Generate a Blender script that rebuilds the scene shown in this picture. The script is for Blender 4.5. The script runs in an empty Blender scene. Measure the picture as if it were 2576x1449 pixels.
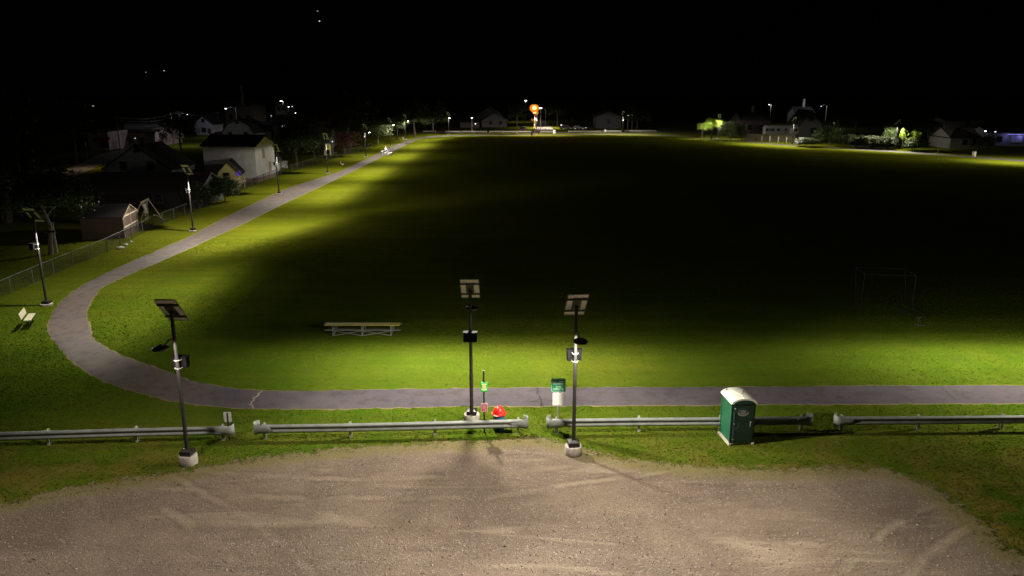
import bpy, math, random
import numpy as np
from mathutils import Vector, Matrix
R = math.radians
random.seed(7); rng = np.random.default_rng(7)
SC = bpy.context.scene
COL = SC.collection

# ------------------------------------------------------------ camera
CAM_H = 15.07; F = 1950.0; TH = R(14.613)
cam = bpy.data.cameras.new('camera'); co = bpy.data.objects.new('camera', cam); COL.objects.link(co)
cam.sensor_width = 36.0; cam.lens = 36.0 * F / 2576.0
cam.clip_start = 0.5; cam.clip_end = 6000
co.location = (0, 0, CAM_H); co.rotation_euler = (R(90) - TH, 0, 0)
SC.camera = co

# ------------------------------------------------------------ night sky, moon
world = bpy.data.worlds.new('World'); SC.world = world; world.use_nodes = True
wn = world.node_tree.nodes; wl = world.node_tree.links
bg = wn['Background']
sky = wn.new('ShaderNodeTexSky'); sky.sky_type = 'NISHITA'; sky.sun_disc = False
sky.sun_elevation = R(42); sky.sun_rotation = R(150)
wl.new(sky.outputs[0], bg.inputs[0]); bg.inputs[1].default_value = 0.000015
moon = bpy.data.lights.new('moonlight', 'SUN'); moon.energy = 0.014; moon.angle = R(12); moon.color = (1, .97, .9)
mo = bpy.data.objects.new('moonlight', moon); COL.objects.link(mo)
mo.rotation_euler = (R(48), 0, R(20))
SC.view_settings.view_transform = 'Standard'; SC.view_settings.look = 'None'
SC.view_settings.exposure = 0.0; SC.view_settings.gamma = 1.0
SC.cycles.use_denoising = True
SC.cycles.max_bounces = 5; SC.cycles.diffuse_bounces = 3; SC.cycles.glossy_bounces = 2
SC.cycles.transparent_max_bounces = 12
SC.cycles.sample_clamp_indirect = 3.0

LAMP_POWER = 0.195
LED_COL = (1.0, 0.93, 0.80)

# ------------------------------------------------------------ photo geometry -> metres (2576 px wide frame)
def P(x, y, z=0.0):
    u = x - 1288.; v = y - 724.5
    dy = F * math.cos(TH) - v * math.sin(TH); dz = -v * math.cos(TH) - F * math.sin(TH)
    k = (z - CAM_H) / dz
    return (u * k, dy * k)
def proj(X, Y, Z):
    z = Z - CAM_H; fw = Y * math.cos(TH) - z * math.sin(TH); up = Y * math.sin(TH) + z * math.cos(TH)
    return 1288 + X / fw * F, 724.5 - up / fw * F
def hz(x, yb, yt, X=None, Y=None):
    if X is None: X, Y = P(x, yb)
    lo, hi = -2, 300
    for _ in range(40):
        m = (lo + hi) / 2
        if proj(X, Y, m)[1] > yt: lo = m
        else: hi = m
    return m
def scale_at(Y, z=0): return F / (Y * math.cos(TH) + (CAM_H - z) * math.sin(TH))

# ------------------------------------------------------------ materials
def nodes_of(name):
    m = bpy.data.materials.new(name); m.use_nodes = True
    return m, m.node_tree.nodes, m.node_tree.links, m.node_tree.nodes['Principled BSDF']
def N(nt, t, **kw):
    n = nt.new(t)
    for k, v in kw.items(): setattr(n, k, v)
    return n
def noise(nt, ln, vec, scale, detail=4, rough=.6, dist=0):
    n = nt.new('ShaderNodeTexNoise'); n.inputs['Scale'].default_value = scale
    n.inputs['Detail'].default_value = detail; n.inputs['Roughness'].default_value = rough
    n.inputs['Distortion'].default_value = dist
    if vec is not None: ln.new(vec, n.inputs['Vector'])
    return n.outputs['Fac']
def ramp(nt, ln, fac, stops, interp='LINEAR'):
    r = nt.new('ShaderNodeValToRGB'); cr = r.color_ramp; cr.interpolation = interp
    while len(cr.elements) < len(stops): cr.elements.new(.5)
    for e, (p, c) in zip(cr.elements, stops):
        e.position = p
        e.color = (c, c, c, 1) if isinstance(c, (int, float)) else (*c, 1)
    ln.new(fac, r.inputs[0]); return r.outputs[0]
def mix(nt, ln, fac, a, b):
    m = nt.new('ShaderNodeMix'); m.data_type = 'RGBA'
    for i, v in ((0, fac), (6, a), (7, b)):
        if isinstance(v, (tuple, list)): m.inputs[i].default_value = (*v, 1)
        elif isinstance(v, (int, float)): m.inputs[i].default_value = v
        else: ln.new(v, m.inputs[i])
    return m.outputs[2]
def math_(nt, ln, op, a, b=None, clamp=False):
    m = nt.new('ShaderNodeMath'); m.operation = op; m.use_clamp = clamp
    for i, v in ((0, a), (1, b)):
        if v is None: continue
        if isinstance(v, (int, float)): m.inputs[i].default_value = v
        else: ln.new(v, m.inputs[i])
    return m.outputs[0]
def bump(nt, ln, h, bsdf, strength=.5, dist=.02):
    b = nt.new('ShaderNodeBump'); b.inputs['Strength'].default_value = strength; b.inputs['Distance'].default_value = dist
    ln.new(h, b.inputs['Height']); ln.new(b.outputs[0], bsdf.inputs['Normal'])
MATS = {}
def mat(name, col, rough=.6, metal=0., var=.18, scale=3., bmp=0., spec=None):
    if name in MATS: return MATS[name]
    m, nt, ln, b = nodes_of(name)
    tc = nt.new('ShaderNodeTexCoord')
    f = noise(nt, ln, tc.outputs['Object'], scale, 5)
    lo = tuple(c * (1 - var) for c in col); hi = tuple(min(1, c * (1 + var)) for c in col)
    ln.new(ramp(nt, ln, f, [(.3, lo), (.7, hi)]), b.inputs['Base Color'])
    b.inputs['Roughness'].default_value = rough; b.inputs['Metallic'].default_value = metal
    if spec is not None: b.inputs['Specular IOR Level'].default_value = spec
    if bmp: bump(nt, ln, noise(nt, ln, tc.outputs['Object'], scale * 8, 3), b, bmp, .01)
    MATS[name] = m; return m
def emat(name, col, strength):
    if name in MATS: return MATS[name]
    m, nt, ln, b = nodes_of(name)
    nt.remove(b); e = nt.new('ShaderNodeEmission'); e.inputs[0].default_value = (*col, 1); e.inputs[1].default_value = strength
    ln.new(e.outputs[0], nt['Material Output'].inputs[0])
    m.cycles.emission_sampling = 'NONE'
    MATS[name] = m; return m
def siding(name, col, pitch=.2, rough=.6):
    m, nt, ln, b = nodes_of(name)
    tc = nt.new('ShaderNodeTexCoord')
    sp = nt.new('ShaderNodeSeparateXYZ'); ln.new(tc.outputs['Object'], sp.inputs[0])
    fr = math_(nt, ln, 'FRACT', math_(nt, ln, 'DIVIDE', sp.outputs[2], pitch))
    f = noise(nt, ln, tc.outputs['Object'], .8, 5)
    ln.new(ramp(nt, ln, f, [(.3, tuple(c * .8 for c in col)), (.7, tuple(min(1, c * 1.12) for c in col))]), b.inputs['Base Color'])
    b.inputs['Roughness'].default_value = rough
    bump(nt, ln, fr, b, .6, .02); MATS[name] = m; return m

def grass_mat():
    m, nt, ln, b = nodes_of('grass')
    tc = nt.new('ShaderNodeTexCoord'); v = tc.outputs['Object']
    big = noise(nt, ln, v, .035, 3, .55); mid = noise(nt, ln, v, .35, 5, .65, .6); fine = noise(nt, ln, v, 2.6, 6, .75); vf = noise(nt, ln, v, 22, 4, .8)
    sp = nt.new('ShaderNodeSeparateXYZ'); ln.new(v, sp.inputs[0])
    # turf is yellower towards the far side of the field
    far = math_(nt, ln, 'MULTIPLY', math_(nt, ln, 'SUBTRACT', sp.outputs[1], 36.), .02, True)
    g1 = mix(nt, ln, far, (.056, .112, .007), (.100, .124, .006))
    g2 = mix(nt, ln, far, (.084, .126, .010), (.134, .144, .007))
    c = mix(nt, ln, ramp(nt, ln, mid, [(.36, 0.), (.64, 1.)]), g1, g2)
    c = mix(nt, ln, ramp(nt, ln, big, [(.45, 0.), (.7, .6)]), c, (.115, .11, .012))
    wn_ = noise(nt, ln, v, 1.1, 5, .7, 1.2)
    c = mix(nt, ln, ramp(nt, ln, wn_, [(.30, .55), (.45, 0.), (.56, 0.), (.72, .35)]), c, (.075, .078, .016))
    mw = nt.new('ShaderNodeMapping'); mw.inputs['Rotation'].default_value = (0, 0, R(14)); mw.inputs['Scale'].default_value = (.05, .9, 1); ln.new(v, mw.inputs[0])
    c = mix(nt, ln, ramp(nt, ln, noise(nt, ln, mw.outputs[0], 1., 4, .6, .5), [(.4, .28), (.6, 0.)]), c, (.05, .07, .008))
    dry = noise(nt, ln, v, .55, 4, .6)
    # worn, drier turf near the parking side
    near = ramp(nt, ln, math_(nt, ln, 'MULTIPLY', math_(nt, ln, 'SUBTRACT', sp.outputs[1], 20.), .0667, True), [(.35, 1.), (.95, .0)])
    dm = math_(nt, ln, 'MULTIPLY', near, ramp(nt, ln, dry, [(.42, 0.), (.60, .9)]))
    c = mix(nt, ln, dm, c, (.17, .125, .03))
    c = mix(nt, ln, ramp(nt, ln, fine, [(.28, .42), (.50, 0.)]), c, (.036, .062, .005))
    c = mix(nt, ln, ramp(nt, ln, vf, [(.55, 0.), (.75, .45)]), c, (.19, .21, .03))
    c = mix(nt, ln, ramp(nt, ln, vf, [(.28, .35), (.45, 0.)]), c, (.036, .058, .005))
    ln.new(c, b.inputs['Base Color']); b.inputs['Roughness'].default_value = 1.; b.inputs['Specular IOR Level'].default_value = 0.
    h = math_(nt, ln, 'ADD', math_(nt, ln, 'MULTIPLY', vf, .6), fine)
    bump(nt, ln, h, b, .5, .07)
    MATS['grass'] = m; return m
def gravel_mat():
    m, nt, ln, b = nodes_of('gravel')
    tc = nt.new('ShaderNodeTexCoord'); v = tc.outputs['Object']
    mp = nt.new('ShaderNodeMapping'); mp.inputs['Rotation'].default_value = (0, 0, R(-22)); mp.inputs['Scale'].default_value = (.2, 1, 1)
    ln.new(v, mp.inputs[0])
    big = noise(nt, ln, v, .22, 4, .6, .4); tr = noise(nt, ln, mp.outputs[0], .62, 5, .6, .8); fine = noise(nt, ln, v, 9, 6, .8)
    vo = nt.new('ShaderNodeTexVoronoi'); vo.inputs['Scale'].default_value = 15.; ln.new(v, vo.inputs['Vector'])
    vo2 = nt.new('ShaderNodeTexVoronoi'); vo2.inputs['Scale'].default_value = 34.; ln.new(v, vo2.inputs['Vector'])
    c = mix(nt, ln, ramp(nt, ln, big, [(.38, 0.), (.62, 1.)]), (.096, .068, .046), (.172, .127, .086))
    c = mix(nt, ln, ramp(nt, ln, fine, [(.3, .55), (.55, 0.)]), c, (.085, .062, .045))
    # pale compacted wheel tracks and fine silt patches
    tm = ramp(nt, ln, tr, [(.58, 0.), (.72, .6)])
    stone = ramp(nt, ln, tr, [(.25, 1.), (.60, .35)])
    sp1 = nt.new('ShaderNodeSeparateColor'); ln.new(vo.outputs['Color'], sp1.inputs[0])
    pk = math_(nt, ln, 'MULTIPLY', ramp(nt, ln, sp1.outputs[0], [(.80, 0.), (.86, 1.)]), ramp(nt, ln, vo.outputs['Distance'], [(.30, 1.), (.42, 0.)]))
    pk = math_(nt, ln, 'MULTIPLY', math_(nt, ln, 'MULTIPLY', pk, stone), .75)
    sp2 = nt.new('ShaderNodeSeparateColor'); ln.new(vo2.outputs['Color'], sp2.inputs[0])
    c = mix(nt, ln, math_(nt, ln, 'MULTIPLY', ramp(nt, ln, sp2.outputs[1], [(.2, 0.), (.9, .55)]), stone), c, (.30, .245, .20))
    c = mix(nt, ln, math_(nt, ln, 'MULTIPLY', ramp(nt, ln, sp2.outputs[0], [(.7, 0.), (.9, .6)]), stone), c, (.06, .045, .035))
    m2 = nt.new('ShaderNodeMapping'); m2.inputs['Rotation'].default_value = (0, 0, R(-9)); m2.inputs['Scale'].default_value = (.16, .9, 1); ln.new(v, m2.inputs[0])
    t2 = noise(nt, ln, m2.outputs[0], .9, 6, .65, 1.1)
    c = mix(nt, ln, ramp(nt, ln, t2, [(.30, .6), (.46, 0.)]), c, (.085, .060, .046))
    c = mix(nt, ln, ramp(nt, ln, t2, [(.58, 0.), (.70, .4)]), c, (.25, .198, .135))
    c = mix(nt, ln, tm, c, (.32, .265, .19))
    for (ax, ay, rad) in ((-6., 60., 33.), (30., 2., 27.), (-40., -8., 44.)):
        vs = nt.new('ShaderNodeVectorMath'); vs.operation = 'DISTANCE'; ln.new(v, vs.inputs[0]); vs.inputs[1].default_value = (ax, ay, 0)
        dd = math_(nt, ln, 'ABSOLUTE', math_(nt, ln, 'SUBTRACT', math_(nt, ln, 'ABSOLUTE', math_(nt, ln, 'SUBTRACT', math_(nt, ln, 'ADD', vs.outputs['Value'], math_(nt, ln, 'MULTIPLY', big, 1.2)), rad + .6)), .75))
        brk = ramp(nt, ln, noise(nt, ln, v, .35 + rad * .002, 3), [(.42, 0.), (.6, .6)])
        c = mix(nt, ln, math_(nt, ln, 'MULTIPLY', brk, ramp(nt, ln, dd, [(.05, 1.), (.20, 0.)])), c, (.26, .205, .145))
        c = mix(nt, ln, math_(nt, ln, 'MULTIPLY', brk, math_(nt, ln, 'MULTIPLY', ramp(nt, ln, dd, [(.18, 0.), (.25, .7)]), ramp(nt, ln, dd, [(.26, 1.), (.36, 0.)]))), c, (.07, .05, .038))
    c = mix(nt, ln, pk, c, (.50, .43, .37))
    # grassy margin: attribute 'edge' is 0 on the outline
    at = nt.new('ShaderNodeAttribute'); at.attribute_name = 'edge'
    en = noise(nt, ln, v, 1.6, 6, .75); en2 = noise(nt, ln, v, 14, 4, .8)
    e = math_(nt, ln, 'ADD', at.outputs['Fac'], math_(nt, ln, 'MULTIPLY', math_(nt, ln, 'SUBTRACT', math_(nt, ln, 'ADD', en, math_(nt, ln, 'MULTIPLY', en2, .5)), .75), 1.1))
    c = mix(nt, ln, ramp(nt, ln, e, [(.25, .8), (.75, 0.)]), c, (.15, .128, .045))
    ln.new(c, b.inputs['Base Color']); b.inputs['Roughness'].default_value = .9; b.inputs['Specular IOR Level'].default_value = .2
    bump(nt, ln, math_(nt, ln, 'ADD', math_(nt, ln, 'MULTIPLY', vo.outputs['Distance'], -1.), math_(nt, ln, 'ADD', fine, math_(nt, ln, 'MULTIPLY', vo2.outputs['Distance'], -.5))), b, .45, .02)
    tr_ = nt.new('ShaderNodeBsdfTransparent'); ms = nt.new('ShaderNodeMixShader')
    ln.new(ramp(nt, ln, e, [(.06, 0.), (.14, 1.)]), ms.inputs[0]); ln.new(tr_.outputs[0], ms.inputs[1]); ln.new(b.outputs[0], ms.inputs[2])
    ln.new(ms.outputs[0], nt['Material Output'].inputs[0])
    MATS['gravel'] = m; return m
def asphalt_mat():
    m, nt, ln, b = nodes_of('asphalt')
    tc = nt.new('ShaderNodeTexCoord'); v = tc.outputs['Object']
    big = noise(nt, ln, v, .25, 4, .6); mid = noise(nt, ln, v, 1.3, 6, .7); fine = noise(nt, ln, v, 26, 4, .8)
    sp = nt.new('ShaderNodeSeparateXYZ'); ln.new(v, sp.inputs[0])
    west = math_(nt, ln, 'MULTIPLY', math_(nt, ln, 'ADD', sp.outputs[0], 11.3 + 3.), -.35, True)   # older paler paving past the seam
    c = mix(nt, ln, west, (.084, .074, .086), (.135, .109, .092))
    c = mix(nt, ln, ramp(nt, ln, big, [(.4, 0.), (.62, .6)]), c, (.115, .10, .102))
    c = mix(nt, ln, ramp(nt, ln, mid, [(.34, .6), (.52, 0.)]), c, (.055, .044, .040))
    c = mix(nt, ln, ramp(nt, ln, fine, [(.55, 0.), (.72, .35)]), c, (.24, .215, .20))
    c = mix(nt, ln, ramp(nt, ln, noise(nt, ln, v, 4.5, 5, .8, 1.), [(.60, 0.), (.74, .45)]), c, (.17, .145, .115))
    at = nt.new('ShaderNodeAttribute'); at.attribute_name = 'edge'
    eg = math_(nt, ln, 'ADD', at.outputs['Fac'], math_(nt, ln, 'SUBTRACT', mid, .5))
    c = mix(nt, ln, ramp(nt, ln, eg, [(.2, .85), (.7, 0.)]), c, (.22, .18, .075))
    ln.new(c, b.inputs['Base Color']); b.inputs['Roughness'].default_value = .9; b.inputs['Specular IOR Level'].default_value = .03
    bump(nt, ln, fine, b, .4, .01); MATS['asphalt'] = m; return m
def leaf_mat(name, a, bcol, trans=.25):
    m, nt, ln, b = nodes_of(name)
    tc = nt.new('ShaderNodeTexCoord'); f = noise(nt, ln, tc.outputs['Object'], 1.1, 3); f2 = noise(nt, ln, tc.outputs['Object'], 9, 2)
    c = mix(nt, ln, ramp(nt, ln, f, [(.35, 0.), (.65, 1.)]), a, bcol)
    c = mix(nt, ln, ramp(nt, ln, f2, [(.3, .5), (.6, 0.)]), c, tuple(x * .5 for x in a))
    ln.new(c, b.inputs['Base Color']); b.inputs['Roughness'].default_value = .55; b.inputs['Specular IOR Level'].default_value = .25
    tl = nt.new('ShaderNodeBsdfTranslucent'); ln.new(c, tl.inputs[0])
    ms = nt.new('ShaderNodeMixShader'); ms.inputs[0].default_value = trans
    ln.new(b.outputs[0], ms.inputs[1]); ln.new(tl.outputs[0], ms.inputs[2]); ln.new(ms.outputs[0], nt['Material Output'].inputs[0])
    MATS[name] = m; return m

L_DIM = leaf_mat('dim_grey_leaves', (.028, .038, .012), (.05, .06, .02))
GRASS = grass_mat(); GRAVEL = gravel_mat(); ASPH = asphalt_mat()
BLACK = mat('black_paint', (.020, .016, .015), .42, 0, .3, 6)
POLE = mat('bronze_pole_paint', (.030, .027, .026), .5, .1, .25, 5, spec=.3)
BOXM = mat('battery_box_paint', (.004, .004, .0042), 1., 0, .2, 4, .1, spec=.03)
WHITEM = mat('panel_backsheet', (.82, .80, .82), .55, 0, .08, 5)
PVCELL = mat('solar_cells', (.012, .015, .035), .15, 0, .3, 8)
ALU = mat('aluminium_frame', (.45, .45, .44), .4, .7, .12, 6)
STRAP = mat('steel_strap', (.5, .5, .49), .4, .5, .05, 6)
CONC = mat('concrete', (.44, .39, .34), .9, 0, .3, 4, .4)
GALV = mat('galvanised_steel', (.235, .25, .23), .65, .1, .22, 2.2, .08, spec=.3)
GALVP = mat('guardrail_post_steel', (.44, .43, .37), .7, .1, .22, 5, .1)
FENCEM = mat('old_fence_steel', (.075, .075, .07), .7, .3, .2, 4)
DULL = mat('dull_trim', (.06, .06, .055), .7, 0, .1, 4)
WIRE = mat('wire', (.045, .045, .045), .6, .5, .1, 5)
CREAM = mat('cream_bench_plastic', (.42, .39, .23), .6, 0, .1, 8)
WOODB = mat('weathered_plank', (.46, .40, .05), .6, 0, .18, 6)
WOOD = mat('dark_wood', (.10, .065, .04), .8, 0, .3, 3, .2)
BRICK = mat('brick_foundation', (.20, .13, .08), .9, 0, .3, 6, .3)
ROOFD = mat('dark_shingles', (.018, .014, .013), .9, 0, .35, 3, .3)
ROOFG = mat('grey_shingles', (.10, .10, .095), .9, 0, .25, 3, .3)
GLASSD = mat('dark_glass', (.015, .017, .02), .12, 0, .2, 2)
TRIM = mat('white_trim', (.62, .60, .55), .6, 0, .08, 5)
RUB = mat('tyre_rubber', (.02, .02, .02), .85, 0, .2, 8)
BARK = mat('bark', (.07, .055, .04), .95, 0, .35, 4, .6)
L_DARK = leaf_mat('dark_leaves', (.028, .05, .012), (.05, .07, .018))
L_MAR = leaf_mat('copper_leaves', (.055, .022, .02), (.085, .04, .032))
L_LIT = leaf_mat('lamplit_leaves', (.22, .34, .03), (.32, .44, .05), .35)  # leaf colour raised to carry the lamp glow on the lit bushes
L_PALE = leaf_mat('greyish_leaves', (.065, .09, .03), (.115, .135, .055))

# ------------------------------------------------------------ mesh builder
class MB:
    def __init__(s): s.v = []; s.f = []
    def add(s, vs, fs):
        o = len(s.v); s.v += [tuple(v) for v in vs]; s.f += [tuple(i + o for i in f) for f in fs]; return s
    def box(s, c, d, rz=0., M=None):
        x, y, z = (k / 2 for k in d)
        vs = [Vector((sx * x, sy * y, sz * z)) for sz in (-1, 1) for sx, sy in ((-1, -1), (1, -1), (1, 1), (-1, 1))]
        if M is not None: vs = [M @ v for v in vs]
        if rz: vs = [Matrix.Rotation(rz, 3, 'Z') @ v for v in vs]
        vs = [v + Vector(c) for v in vs]
        return s.add(vs, [(3, 2, 1, 0), (4, 5, 6, 7), (0, 1, 5, 4), (1, 2, 6, 5), (2, 3, 7, 6), (3, 0, 4, 7)])
    def tube(s, pts, r, n=8, caps=True):
        pts = [Vector(p) for p in pts]; rs = r if isinstance(r, (list, tuple)) else [r] * len(pts)
        o = len(s.v); prev = None
        for i, p in enumerate(pts):
            t = (pts[min(i + 1, len(pts) - 1)] - pts[max(i - 1, 0)]).normalized()
            if prev is None:
                a = t.cross(Vector((0, 0, 1))); a = a if a.length > 1e-3 else t.cross(Vector((0, 1, 0)))
            else: a = prev - t * prev.dot(t)
            a.normalize(); prev = a; b = t.cross(a)
            for k in range(n):
                q = 2 * math.pi * k / n
                s.v.append(tuple(p + (a * math.cos(q) + b * math.sin(q)) * rs[i]))
        for i in range(len(pts) - 1):
            for k in range(n):
                k2 = (k + 1) % n
                s.f.append((o + i * n + k, o + i * n + k2, o + (i + 1) * n + k2, o + (i + 1) * n + k))
        if caps:
            s.f.append(tuple(o + k for k in range(n))[::-1]); s.f.append(tuple(o + (len(pts) - 1) * n + k for k in range(n)))
        return s
    def bar(s, a, b, w, h):
        a = Vector(a); b = Vector(b); t = (b - a); L = t.length; q = t.to_track_quat('X', 'Z').to_matrix()
        return s.box((a + b) / 2, (L, w, h), M=q)
    def lathe(s, prof, n=24, c=(0, 0, 0), sx=1., sy=1.):
        o = len(s.v)
        for r, z in prof:
            for k in range(n):
                q = 2 * math.pi * k / n; s.v.append((c[0] + r * math.cos(q) * sx, c[1] + r * math.sin(q) * sy, c[2] + z))
        for i in range(len(prof) - 1):
            for k in range(n):
                k2 = (k + 1) % n; s.f.append((o + i * n + k, o + i * n + k2, o + (i + 1) * n + k2, o + (i + 1) * n + k))
        s.f.append(tuple(o + k for k in range(n))[::-1]); s.f.append(tuple(o + (len(prof) - 1) * n + k for k in range(n)))
        return s
    def prism(s, poly, axis, a, b):
        # poly in the two axes other than `axis`, extruded from a to b
        n = len(poly)
        def pt(p, t):
            if axis == 'x': return (t, p[0], p[1])
            if axis == 'y': return (p[0], t, p[1])
            return (p[0], p[1], t)
        vs = [pt(p, a) for p in poly] + [pt(p, b) for p in poly]
        return s.add(vs, [tuple(range(n))[::-1], tuple(range(n, 2 * n))] + [(i, (i + 1) % n, n + (i + 1) % n, n + i) for i in range(n)])
    def build(s, name, m, parent=None, smooth=False, loc=None, bevel=0):
        me = bpy.data.meshes.new(name); me.from_pydata([tuple(v) for v in s.v], [], s.f); me.update()
        me.materials.append(m)
        import bmesh
        bm = bmesh.new(); bm.from_mesh(me); bmesh.ops.recalc_face_normals(bm, faces=bm.faces); bm.to_mesh(me); bm.free()
        if smooth:
            me.polygons.foreach_set('use_smooth', [True] * len(me.polygons))
            try: me.set_sharp_from_angle(angle=R(40))
            except Exception: pass
        o = bpy.data.objects.new(name, me); COL.objects.link(o)
        if parent is not None: o.parent = parent
        if loc is not None: o.location = loc
        if bevel:
            bv = o.modifiers.new('bevel', 'BEVEL'); bv.width = bevel; bv.segments = 2; bv.limit_method = 'ANGLE'
        return o
def tag(o, label=None, cat=None, group=None, kind=None):
    if label: o['label'] = label
    if cat: o['category'] = cat
    if group: o['group'] = group
    if kind: o['kind'] = kind
    return o
def thing(name, loc, rz=0., label=None, cat=None, group=None):
    o = bpy.data.objects.new(name, None); COL.objects.link(o); o.location = loc if len(loc) == 3 else (*loc, 0); o.rotation_euler = (0, 0, rz)
    o.empty_display_size = .3
    return tag(o, label, cat, group)
def kids(o): return [c for c in ALLC.get(o.name, [])] if False else list(o.children)
def copy_tree(o, parent=None):
    c = o.copy(); COL.objects.link(c); c.parent = parent
    for ch in list(o.children): copy_tree(ch, c)
    return c
def text_obj(name, s, size, m, parent, loc, rot, align='CENTER', bold=.0):
    cu = bpy.data.curves.new(name, 'FONT'); cu.body = s; cu.size = size; cu.align_x = align; cu.align_y = 'CENTER'
    cu.extrude = .002; cu.offset = bold
    t = bpy.data.objects.new('tmp_text', cu); COL.objects.link(t)
    dg = bpy.context.evaluated_depsgraph_get(); me = bpy.data.meshes.new_from_object(t.evaluated_get(dg))
    bpy.data.objects.remove(t); me.name = name
    me.materials.clear(); me.materials.append(m)
    o = bpy.data.objects.new(name, me); COL.objects.link(o); o.parent = parent; o.location = loc; o.rotation_euler = rot
    return o

# ------------------------------------------------------------ LED optics: asymmetric street-lighting distribution
def led_light(name, power, colour=LED_COL, h=5.4, fwd=None, lat=None, radius=.09):
    l = bpy.data.lights.new(name, 'POINT'); l.energy = power; l.color = colour; l.shadow_soft_size = radius
    l.use_nodes = True; nt = l.node_tree.nodes; ln = l.node_tree.links
    em = nt['Emission']
    tc = nt.new('ShaderNodeTexCoord'); sp = nt.new('ShaderNodeSeparateXYZ'); ln.new(tc.outputs['Normal'], sp.inputs[0])
    down = math_(nt, ln, 'MULTIPLY', sp.outputs[2], -1.)
    c = math_(nt, ln, 'MAXIMUM', down, .27)
    u = math_(nt, ln, 'ABSOLUTE', math_(nt, ln, 'DIVIDE', sp.outputs[0], c)); v = math_(nt, ln, 'DIVIDE', sp.outputs[1], c)
    fwd = fwd or [(-4, .006), (-2.6, .02), (-1.6, .12), (-.8, .33), (0, .55), (.7, .77), (1.2, 1.), (1.6, .95), (1.85, .55), (2.15, .18), (2.5, .045), (3.2, .008), (4, .002)]
    lat = lat or [(0, 1.), (.8, 1.), (1.5, .74), (2.1, .42), (2.8, .18), (3.6, .07), (5, .02), (6, .003)]
    fv = ramp(nt, ln, math_(nt, ln, 'MULTIPLY', math_(nt, ln, 'ADD', v, 4.), .125, True), [((a + 4) / 8, b) for a, b in fwd])
    lu = ramp(nt, ln, math_(nt, ln, 'MULTIPLY', u, 1 / 6., True), [(a / 6, b) for a, b in lat])
    e = math_(nt, ln, 'MULTIPLY', fv, lu)
    i = math_(nt, ln, 'DIVIDE', e, math_(nt, ln, 'POWER', c, 3.))
    i = math_(nt, ln, 'MULTIPLY', i, math_(nt, ln, 'MULTIPLY', math_(nt, ln, 'ADD', down, .02), 20., True))
    ln.new(i, em.inputs['Strength'])
    return l

# ============================================================ THE SETTING
def smooth_pts(pts, step=.35, stepfar=None):
    pts = [Vector((*p, 0)) for p in pts]; out = []
    for i in range(len(pts) - 1):
        p0 = pts[max(i - 1, 0)]; p1 = pts[i]; p2 = pts[i + 1]; p3 = pts[min(i + 2, len(pts) - 1)]
        L = (p2 - p1).length; st = step if p1.y < 70 else step * 3
        n = max(1, int(L / st))
        for k in range(n):
            t = k / n
            out.append(.5 * ((2 * p1) + (p2 - p0) * t + (2 * p0 - 5 * p1 + 4 * p2 - p3) * t * t + (3 * p1 - p0 - 3 * p2 + p3) * t ** 3))
    out.append(pts[-1]); return out
g = MB(); XS = [-3000, -400, -60, 0, 60, 400, 3000]; YS = [-400, 0, 20, 60, 120, 260, 700, 3000]
for y in YS:
    for x in XS: g.v.append((x, y, 0))
for j in range(len(YS) - 1):
    for i in range(len(XS) - 1):
        a = j * 7 + i; g.f.append((a, a + 1, a + 8, a + 7))
ground = tag(g.build('ground', GRASS), kind='structure')

# walking loop (inner = field side, outer = fence side)
PAIRS = [((3000, 966), (3000, 1010)), ((2576, 969), (2576, 1016)), ((2200, 970), (2200, 1018)), ((1900, 973), (1900, 1020)), ((1600, 974), (1600, 1022)),
 ((1300, 975), (1300, 1024)), ((1000, 979), (1000, 1027)), ((800, 982), (795, 1031)), ((660, 983), (640, 1030)),
 ((600, 978), (550, 1024)), ((540, 968), (470, 1015)), ((480, 955), (400, 1003)), ((420, 935), (330, 985)), ((360, 912), (270, 965)),
 ((300, 890), (215, 935)), ((262, 872), (175, 905)), ((240, 850), (140, 870)), ((226, 822), (122, 840)), ((221, 795), (120, 815)),
 ((226, 768), (130, 785)), ((240, 745), (150, 760)), ((262, 722), (180, 735)), ((295, 705), (220, 710)), ((340, 685), (270, 685)),
 ((395, 662), (330, 658)), ((450, 638), (400, 628)), ((515, 608), (470, 598)), ((590, 574), (530, 566)), ((650, 545), (600, 530)),
 ((720, 510), (660, 502)), ((790, 478), (720, 475)), ((846, 451), (800, 449)), ((892, 429), (862, 428)), ((964, 393), (932, 395)),
 ((1030, 361), (982, 370)), ((1057, 349.5), (1030, 352)), ((1120, 343.4), (1075, 343)), ((1200, 341.2), (1150, 339.6)), ((1343, 340.2), (1343, 338.4)), ((1566, 338.6), (1566, 337)),
 ((1700, 342.7), (1700, 341)), ((1808, 351.0), (1808, 349.2)), ((1993, 367.5), (1993, 365.2)), ((2251, 382.5), (2251, 379.6)),
 ((2400, 393.5), (2400, 390.5)), ((2576, 407), (2580, 403)), ((2800, 426), (2810, 421))]
inn = smooth_pts([P(*a) for a, b in PAIRS]); 
def resample_like(pairs):
    A = [Vector((*P(*a), 0)) for a, b in pairs]; B = [Vector((*P(*b), 0)) for a, b in pairs]; oa = []; ob = []
    for i in range(len(A) - 1):
        st = .3 if A[i].y < 75 else (1. if A[i].y < 200 else 3.)
        n = max(1, int((A[i + 1] - A[i]).length / st))
        for k in range(n):
            t = k / n
            for Q, o in ((A, oa), (B, ob)):
                p0 = Q[max(i - 1, 0)]; p1 = Q[i]; p2 = Q[i + 1]; p3 = Q[min(i + 2, len(Q) - 1)]
                o.append(.5 * ((2 * p1) + (p2 - p0) * t + (2 * p0 - 5 * p1 + 4 * p2 - p3) * t * t + (3 * p1 - p0 - 3 * p2 + p3) * t ** 3))
    return oa, ob
INN, OUT = resample_like(PAIRS)
pm = MB(); fr = [0, .06, .25, .5, .75, .94, 1]; PE = []
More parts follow.
